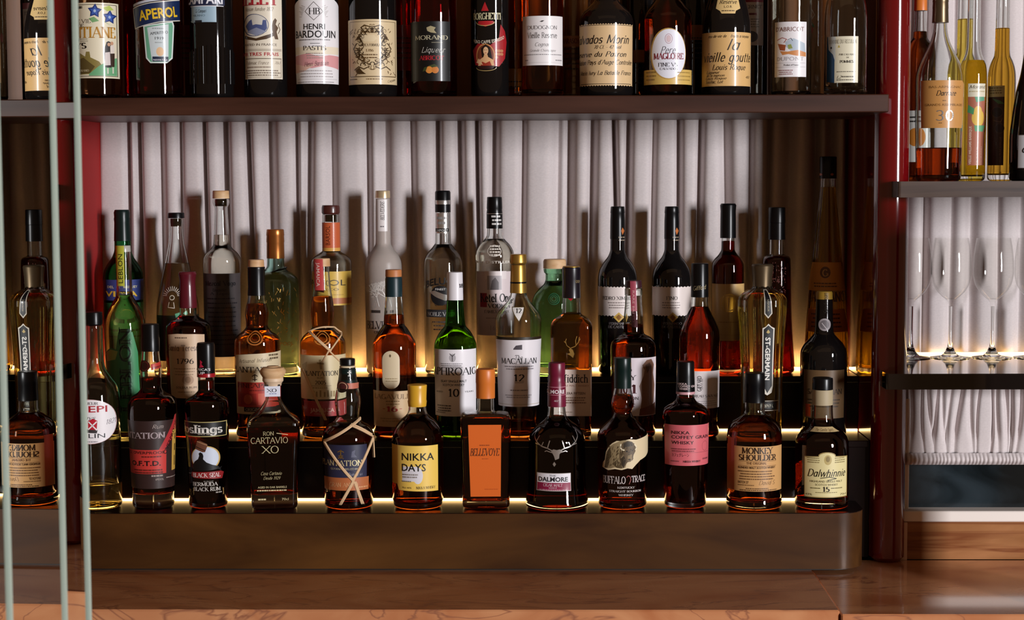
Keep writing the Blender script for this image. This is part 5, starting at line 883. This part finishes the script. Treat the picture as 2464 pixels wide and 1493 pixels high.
    d = b.D(100); d.P([(1167, 4), (1176, 26), (1158, 26)], 'b01c24').T('BORGHETTI', 1141, 1204, 46, 15, 'e0d8b0', 'R').P([(1150, 56), (1168, 64), (1190, 56), (1186, 50), (1152, 50)], 'b01c24').O(1168, 52, 22, 10, 1.4, 'c8b070', 24, 0, 180).P([(1204, 58), (1214, 74), (1218, 100), (1214, 140), (1200, 160), (1144, 156), (1138, 120), (1150, 104), (1180, 108), (1200, 90)], 'a01820').T('VERO CAFFE ESPRESSO', 1140, 1212, 96, 8, 'e0d4c0', 'N', 6, -8).E(1168, 134, 22, 29, 'c88a50').E(1168, 134, 19.5, 26.5, '7a3a24').P([(1159, 134), (1157, 116), (1168, 106), (1179, 114), (1184, 142), (1176, 146), (1162, 144)], '1c0e0a').P([(1150, 159), (1153, 144), (1163, 137), (1165, 130), (1172, 130), (1174, 137), (1186, 144), (1189, 159)], 'd8a878').E(1168.5, 122, 6, 9.5, 'e0b488').P([(1156, 159), (1160, 148), (1168, 152), (1178, 147), (1183, 159)], '9a3020').L([(1165, 120), (1167, 120)], 1, '2a1008').L([(1170, 120), (1172, 120)], 1, '2a1008').L([(1167, 127), (1170, 127)], 1.2, 'a02020').P([(1146, 150), (1152, 140), (1162, 156)], 'e0b488').P([(1148, 158), (1190, 158), (1184, 166), (1154, 166)], '2a0c0c').O(1170, 162, 24, 9, 1.4, 'b89c60', 24, 0, 180)
    for i in range(7): d.E(1194+i % 3*6, 122+i//3*8, 4, 3.4, 'b87850')
    b.wrap(d)
    b = tall('cognac_bottle', 'amber cognac bottle with plain white paper label on the upper shelf', 1305, 51, (.85, .40, .10), shell=1, foot=.012)
    d = b.D(100); d.R(1258, 38, 1353, 157, 'e9e4e4').P([(1298, 52), (1304, 49), (1310, 49), (1304, 53)], '3a3638').T('DUDOGNON', 1271, 1339, 70, 8.5, '4a4648', 'l').T('Vieille Reserve', 1271, 1339, 91, 13, '3a3638', 'l').T('Cognac', 1287, 1322, 111, 9, '7a7678', 'c').T('Grande Champagne', 1276, 1336, 124, 6, '9a9698', 'c').M(1262, 1350, 133, 3, '9a9698').R(1264, 150, 1350, 150.7, 'b8b4b4').M(1264, 1272, 147, 4, '9a9698').M(1336, 1350, 147, 4, '9a9698'); b.wrap(d)
    b = Bottle('calvados_bottle', 'wide squat dark bottle with handwritten cream label with pinked edges', 1459, 'u', [(-45, 24), (-10, 25), (2, 29), (16, 42), (32, 57), (48, 64), (60, 65), (226, 64)])
    b.solid(BLK); b.cap([(-70, 24), (-38, 26)], mat('dark_wax', '1c1410', .4))
    d = b.D(130); n = 40; d.P([(1395+126*i/n, 56+(2.5 if i % 2 else 0)) for i in range(n+1)]+[(1521-126*i/n, 207-(2.5 if i % 2 else 0)) for i in range(n+1)], 'd9b88a').R(1396, 59, 1519, 60.4, '2a2014').R(1398, 201, 1518, 202.4, '2a2014')
    d.T('Calvados Morin', 1393, 1511, 104, 20, '1c1612', 'C').T('70 Cl. - 42% vol', 1430, 1493, 117, 8, '2a2018', 'C').T('Reserve du Patron', 1394, 1505, 136, 12, '1c1612', 'C').T("Appellation Pays d'Auge Contrôlée".replace('ô', 'o'), 1380, 1518, 155, 11, '2a2018', 'C').T('Morin Ivry La Bataille France', 1398, 1516, 180, 10, '3a3024', 'C'); b.wrap(d)
    b = tall('calvados_bottle', 'dark amber bottle with large white oval label edged in gold', 1607, 57, (.5, .14, .03), shell=1, sh=30, nk=20, top=-110)
    d = b.D(130); d.R(1550, 167, 1667, 203, 'd0ac5c').M(1556, 1580, 176, 5, '9a7c3c', 3, 9).M(1630, 1660, 176, 3, '9a7c3c', 3, 9).E(1608, 129, 41.5, 62, 'b8924a').E(1609, 129, 39.5, 59.5, 'e4e4ee').O(1609, 93, 9, 12, 1, 'a86a74').E(1609, 93, 6, 9, 'd8c0c4').T('Pere', 1590, 1624, 128, 16, '4a4850', 'c').T('MAGLOIRE', 1575, 1643, 142, 14, '8c2438', 'R').T('FINE VS', 1585, 1630, 160, 9, '3a3840', 'r').T('CALVADOS', 1589, 1630, 168, 5, '4a4850', 'r'); b.wrap(d)
    b = Bottle('spirit_bottle', 'black sloping-shouldered bottle with handwritten tan label and shield-shaped neck label', 1748, 'u', [(-150, 19), (-100, 21), (-50, 30), (-10, 42), (30, 53), (60, 57.5), (75, 58), (226, 58)])
    b.solid(BLK); b.cap([(-172, 18), (-90, 22.5)], mat('dark_wax', '1c1410', .4))
    d = b.D(140); d.R(1690, 77, 1806, 207, 'd6ac70').T('eau-de-vie de', 1706, 1748, 90, 7, '3a2c1c', 'C').T('fruits a noyaux', 1758, 1800, 90, 7, '3a2c1c', 'C').T('la', 1748, 1776, 120, 26, '2c2218', 'c').T('vieille goutte', 1696, 1803, 148, 22, '2c2218', 'C').T('Louis Roque', 1716, 1792, 168, 13, '2c2218', 'C').T('Liqueur', 1702, 1732, 177, 7, '3a2c1c', 'C').T('de la maison', 1702, 1744, 184, 6, '3a2c1c', 'C').T('Louis Roque', 1700, 1748, 191, 6, '3a2c1c', 'C').T('Souillac, Lot', 1700, 1740, 200, 7, '3a2c1c', 'C').T('40%', 1793, 1803, 188, 6, '5a4428', 'C'); b.wrap(d)
    d = b.D(10); d.P([(1728, -30), (1776, -30), (1778, 20), (1768, 26), (1766, 33), (1738, 33), (1734, 26), (1725, 20)], 'd8b87c').T('Reserve', 1732, 1771, 9, 10, '2c2218', 'C').T('L.O.R', 1743, 1760, 19, 6, '3a2c1c', 'n').M(1738, 1768, 28, 3, '4a3824'); b.wrap(d, 'neck_label')
    b = tall('spirit_bottle', 'clear bottle with white fruit watercolour label near the end of the upper shelf', 1905, 48, (.95, .92, .88), shell=1)
    d = b.D(120); d.R(1866, 52, 1940, 185, 'e4e0e2').T("D'ABRICOT", 1869, 1934, 75, 11, '7a5048', 'n').P([(1890, 100), (1910, 92), (1936, 104), (1939, 130), (1910, 128), (1892, 112)], 'b0bcc8').P([(1873, 104), (1882, 106), (1892, 108), (1890, 122), (1878, 120)], '9a5030').P([(1878, 122), (1896, 124), (1920, 120), (1939, 126), (1939, 136), (1916, 134), (1898, 130), (1884, 132)], 'c8844c').P([(1896, 108), (1904, 106), (1908, 116), (1898, 118)], '8a9450').L([(1872, 96), (1884, 90), (1894, 94), (1888, 102)], 1.4, 'a85c5c').L([(1896, 96), (1904, 92), (1908, 98)], 1.2, '5a6474').T('DUPONT', 1872, 1934, 146, 10, 'b0acb0', 'n').R(1868, 151, 1938, 151.6, '8a868a').T('Product of France', 1888, 1922, 158, 4, '3a363a', 'N').R(1868, 161, 1938, 161.6, '8a868a').M(1876, 1910, 171, 3, '9a7074', 3, 4.5); b.wrap(d)
    b = Bottle('cider_brandy_bottle', 'clear empty sloping bottle with cream label, last on the upper shelf', 2036, 'u', [(-160, 18), (-110, 20), (-60, 30), (-10, 44), (20, 50), (50, 52), (226, 52)])
    b.shell(foot=.010); b.cap([(-180, 18), (-100, 21)], BLACKCAP)
    d = b.D(140); d.P([(1992, 87), (2010, 87), (2012, 199), (1992, 196)], '1c4468').R(2010, 87, 2065, 199, 'ddd6bc').P([(1994, 87), (2012, 87), (2012, 150), (2006, 130), (1996, 118)], 'c9ceca').T('DOMAINE DU RECULON', 1997, 2061, 104, 9, '8a8474', 'l').E(2002, 114, 2, 3, '3a3a38').P([(2017, 114), (2020, 107), (2023, 114)], 'b8a450').T('PUR CALVADOS', 2021, 2058, 133, 4, '5a5448', 'r').T('DE', 2038, 2044, 140, 3.5, '5a5448', 'r').T('POMMES', 2023, 2054, 151, 6, '3a3630', 'R').M(2016, 2060, 174, 2.6, '6a6458').T('L2', 2016, 2026, 189, 7, '2a2620', 'c').M(2028, 2060, 187, 4, '6a6458').M(2016, 2060, 194, 3, '6a6458'); b.wrap(d)
    # second row
    tall('aperitif_bottle', 'red bottle with red frame on its label behind the gentian spirit bottle', 292, 40, (.6, .03, .015), 'v', shell=1)
    def back(kind, lab, cx, hw, m, c, shell=1, y0=60, y1=170, txt=None, **k):
        b = tall(kind, lab, cx, hw, m, 'v', shell=shell, **k); d = b.D(110); d.R(cx-hw*.8, y0, cx+hw*.8, y1, c)
        if txt: d.T(txt, cx-hw*.7, cx+hw*.7, y0+18, 11, '6a2010', 'R')
        d.M(cx-hw*.6, cx+hw*.6, y0+34, 4, '3a2410', 5, 12); b.wrap(d); return b
    back('aperitif_bottle', 'red bottle with red label glimpsed between the blue-banner and ribbed bottles', 440, 40, (.55, .02, .012), '7a1418')
    back('aperitif_bottle', 'red bottle with orange shoulder band between the engraved and apricot labels', 972, 42, (.7, .05, .015), '8a1c10')
    back('brandy_bottle', 'amber bottle with gold label behind the slim coffee liqueur bottle', 1243, 42, (.8, .36, .07), 'b07c30', y0=165, y1=210)
    back('maraschino_bottle', 'clear bottle with a band reading in red between the cognac and squat bottles', 1380, 40, (.92, .82, .66), 'b8784c', y0=86, y1=112, txt='MARASCHINO')
    back('brandy_bottle', 'dark bottle with orange medallion behind the white oval label bottle', 1532, 40, BLK, 'b07030', shell=None, y0=120, y1=150)
    back('spirit_bottle', 'black bottle with orange medallion between the white oval and tan handwritten labels', 1668, 40, BLK, '8a5424', shell=None, y0=60, y1=96)
    b = tall('fernet_bottle', 'black bottle with narrow white label behind the tan handwritten label bottle', 1808, 40, BLK, 'v'); d = b.D(60); d.R(1778, 5, 1836, 109, 'd8d4d8').R(1778, -10, 1836, 5, '8a1830').T('FERNET', 1790, 1832, 20, 8, '504c50', 'r').R(1796, 31, 1820, 36, '6a1424').M(1784, 1830, 48, 3, '6a666a', 4, 6).E(1806, 88, 18, 14, '4a464a'); b.wrap(d)
    b = tall('spirit_bottle', 'clear bottle with small red cherry tag behind the watercolour label bottle', 1955, 38, (.9, .8, .7), 'v', shell=1); d = b.D(70); d.E(1950, 72, 6, 11, 'b01830').L([(1954, 24), (1960, 36), (1952, 48), (1954, 60)], 1.4, 'd8d0c8').P([(1954, 52), (1960, 64), (1956, 66)], '2c6a3c'); b.wrap(d, 'tag')
b4()
# ================================================================== right bay
ROWS['r'] = (.045, ZH1); ROWS['s'] = (.19, ZH1); ROWS['q'] = (.108, ZH1)
def b5():
    b = Bottle('armagnac_bottle', 'clear flared bottle with buff label reading 30 and a little dark amber spirit', 2260, 'r', [(54, 15.5), (75, 17), (100, 23), (130, 37), (160, 51), (185, 57), (200, 57.5), (425, 53)])
    b.shell(foot=.010, liq=356, lcol=(.62, .18, .04)); b.cap([(-6, 18), (4, 19), (6, 18.2), (20, 18.8), (22, 18.4), (55, 19.5)], mat('bronze_cap', '6a5a44', .35, metal=.8))
    d = b.D(250); d.P([(2217, 193), (2312, 193), (2316, 201), (2314, 308), (2218, 308)], 'c08a4c').T('BAS-ARMAGNAC', 2237, 2309, 212, 6, '8a6230', 'n').T('Darroze', 2253, 2297, 230, 12, '20160c', 'C').T('GRANDS ASSEMBLAGES', 2228, 2312, 255, 6, '7a5428', 'n').M(2268, 2276, 244, 3, '7a5428').T('30', 2252, 2294, 290, 24, 'silver', 'l').M(2260, 2268, 298, 3, '7a5428'); b.wrap(d)
    b = Bottle('liqueur_bottle', 'amber bottle with orange stopper half hidden behind the red upright', 2213, 's', [(26, 13.5), (60, 14.5), (90, 17), (105, 26), (125, 34), (145, 36), (420, 36)])
    b.shell(foot=.009, liq=76, lcol=(.55, .20, .06)); b.cap([(-4, 15), (26, 15.5)], OR2, 'stopper')
    d = b.D(330); d.R(2180, 266, 2246, 390, 'd8d4cc').E(2205, 330, 18, 22, 'c87c30').M(2184, 2240, 285, 5, '3a3a38', 2, 10); b.wrap(d)
    b = Bottle('pear_brandy_bottle', 'slender clear bottle with green stripe, third from the red upright, behind the pear label', 2320, 's', [(-95, 15), (-40, 16.5), (125, 18), (140, 24), (160, 33), (180, 36), (420, 34)])
    b.shell(liq=46, lcol=(.93, .80, .34), foot=.009); b.cap([(-125, 15), (-90, 16)], BLACKCAP); d = b.D(270); d.P([(2312, 250), (2320, 232), (2330, 260), (2324, 320), (2310, 318)], '6a8a30'); b.wrap(d, 'artwork_label')
    b = Bottle('pear_brandy_bottle', 'clear long-necked bottle with a yellow pear and vertical lettering on its label', 2342, 'q', [(-95, 14), (-40, 15), (110, 16.5), (128, 19), (142, 24), (158, 30), (178, 32), (200, 32.5), (425, 31.5)])
    b.shell(liq=146, lcol=(.90, .72, .26), foot=.010); b.cap([(-125, 14), (-90, 15)], BLACKCAP)
    d = b.D(300); d.R(2331, 201, 2370, 233, 'd8d0b8').T('Morand', 2334, 2368, 213, 8, '4a4030', 'c').M(2334, 2368, 222, 3, 'b0a078').R(2331, 233, 2370, 398, 'a8644c').E(2354, 284, 14, 20, 'd8b04c').E(2354, 268, 9, 13, 'd8b04c').P([(2332, 252), (2346, 262), (2344, 276), (2330, 270)], '4a8a5c').P([(2346, 302), (2370, 302), (2366, 317), (2348, 316)], '5a9a6c').P([(2346, 233), (2368, 233), (2368, 242), (2350, 246)], '5a9a78').V('VIEILLE WILLIAMS BARRIQUE', 2337, 304, 396, 6, 'e6d0c0', 'N').V('LIQUEUR', 2353, 352, 396, 3, 'd8b8a8', 'n').V('MORAND', 2363, 352, 396, 3, 'd8b8a8', 'n'); b.wrap(d)
    b = Bottle('plum_brandy_bottle', 'clear long-necked bottle with dark plums on its label', 2411, 'q', [(-95, 15), (-40, 16), (120, 17.5), (134, 19), (148, 25), (164, 30), (182, 32.5), (200, 33), (425, 31)])
    b.shell(liq=68, lcol=(.86, .62, .20), foot=.012); b.cap([(-125, 15), (-90, 16)], BLACKCAP)
    d = b.D(300); d.R(2381, 206, 2418, 233, 'd8cc98').M(2384, 2416, 214, 4, '8a7c50', 3, 6).R(2381, 233, 2418, 398, '3c1c10').E(2402, 270, 13, 13, '1c1012').E(2408, 309, 11, 12, '2a1216').P([(2390, 236), (2408, 242), (2418, 250), (2404, 250)], '4a7848').L([(2394, 290), (2410, 294), (2414, 284)], 1, '8a6a50').O(2402, 270, 13, 13, .8, '6a4a40').O(2408, 309, 11, 12, .8, '6a4a40').V('VIEILLE PRUNE BARRIQUE', 2410, 330, 394, 4, '8a5a40', 'n'); b.wrap(d)
    b = Bottle('champagne_bottle', 'black bottle with white label cut off at the right edge of the photo', 2484, 'r', [(40, 18), (110, 20), (170, 27), (220, 38), (280, 47), (340, 52), (425, 52)])
    b.solid(BLK); b.cap([(0, 18), (60, 20)], BLACKCAP); d = b.D(365); d.R(2453, 324, 2520, 405, '6a6460').R(2454, 325.5, 2519, 404, 'd0d0d4').T('Clos', 2461, 2515, 368, 16, '24242a', 'C'); b.wrap(d)
OR2 = mat('orange_cap', 'd4742a', .4)
b5()
THIN = thin_glass('stemware_glass')
def wine_glass(cx, lab, Y):
    s = FPX/(FW.dot(at(cx, 700, Y)-CAM)); o = empty('wine_glass', (at(cx, 720, Y).x, Y, ZG1)); tag(o, lab, 'wine glass', 'empty wine glasses in a row')
    z = lambda y: at(cx, y, Y).z-ZG1
    out = [(573, 40), (600, 44.5), (630, 47.5), (655, 48), (680, 44), (700, 34), (714, 21), (722, 11)]
    pp_ = pchip(out, 40); w = .0010
    O = [(z(y), r/s) for y, r in pp_]; I = [(a, max(r-w, .0004)) for a, r in O][:-1]+[(O[-1][0]+.003, .0004)]
    V, F = lathe(O+[(z(728), 6/s), (z(736), 5/s)]+[], section('round', 40), cap0=False, cap1=True)
    rows = O+[(z(728), .0048), (z(738), .0037)]
    V, F = lathe(rows+[(z(738), .0003)]+I[::-1], section('round', 40), close=True); link('bowl', V, [f[::-1] for f in F], THIN, o, ang=60)
    V, F = lathe([(z(737.5), .0036), (z(780), .0031), (z(820), .0033), (z(832), .0048), (z(836), .0055)], section('round', 16)); link('stem', V, [f[::-1] for f in F], CLEAR, o)
    h = z(836.5); R = 47/s
    V, F = lathe([(h, .006), (h*.6, .009), (.0045, .016), (.0026, R*.8), (.0016, R), (.0004, R-.0004), (.0004, R*.5)], section('round', 40)); link('foot', V, [f[::-1] for f in F], CLEAR, o)
wine_glass(2193, 'empty wine glass half hidden behind the red upright', .235)
wine_glass(2288, 'empty wine glass second from the red upright', .235)
wine_glass(2389, 'empty wine glass third from the red upright', .235)
wine_glass(2489, 'empty wine glass cut off by the right edge of the photo', .235)
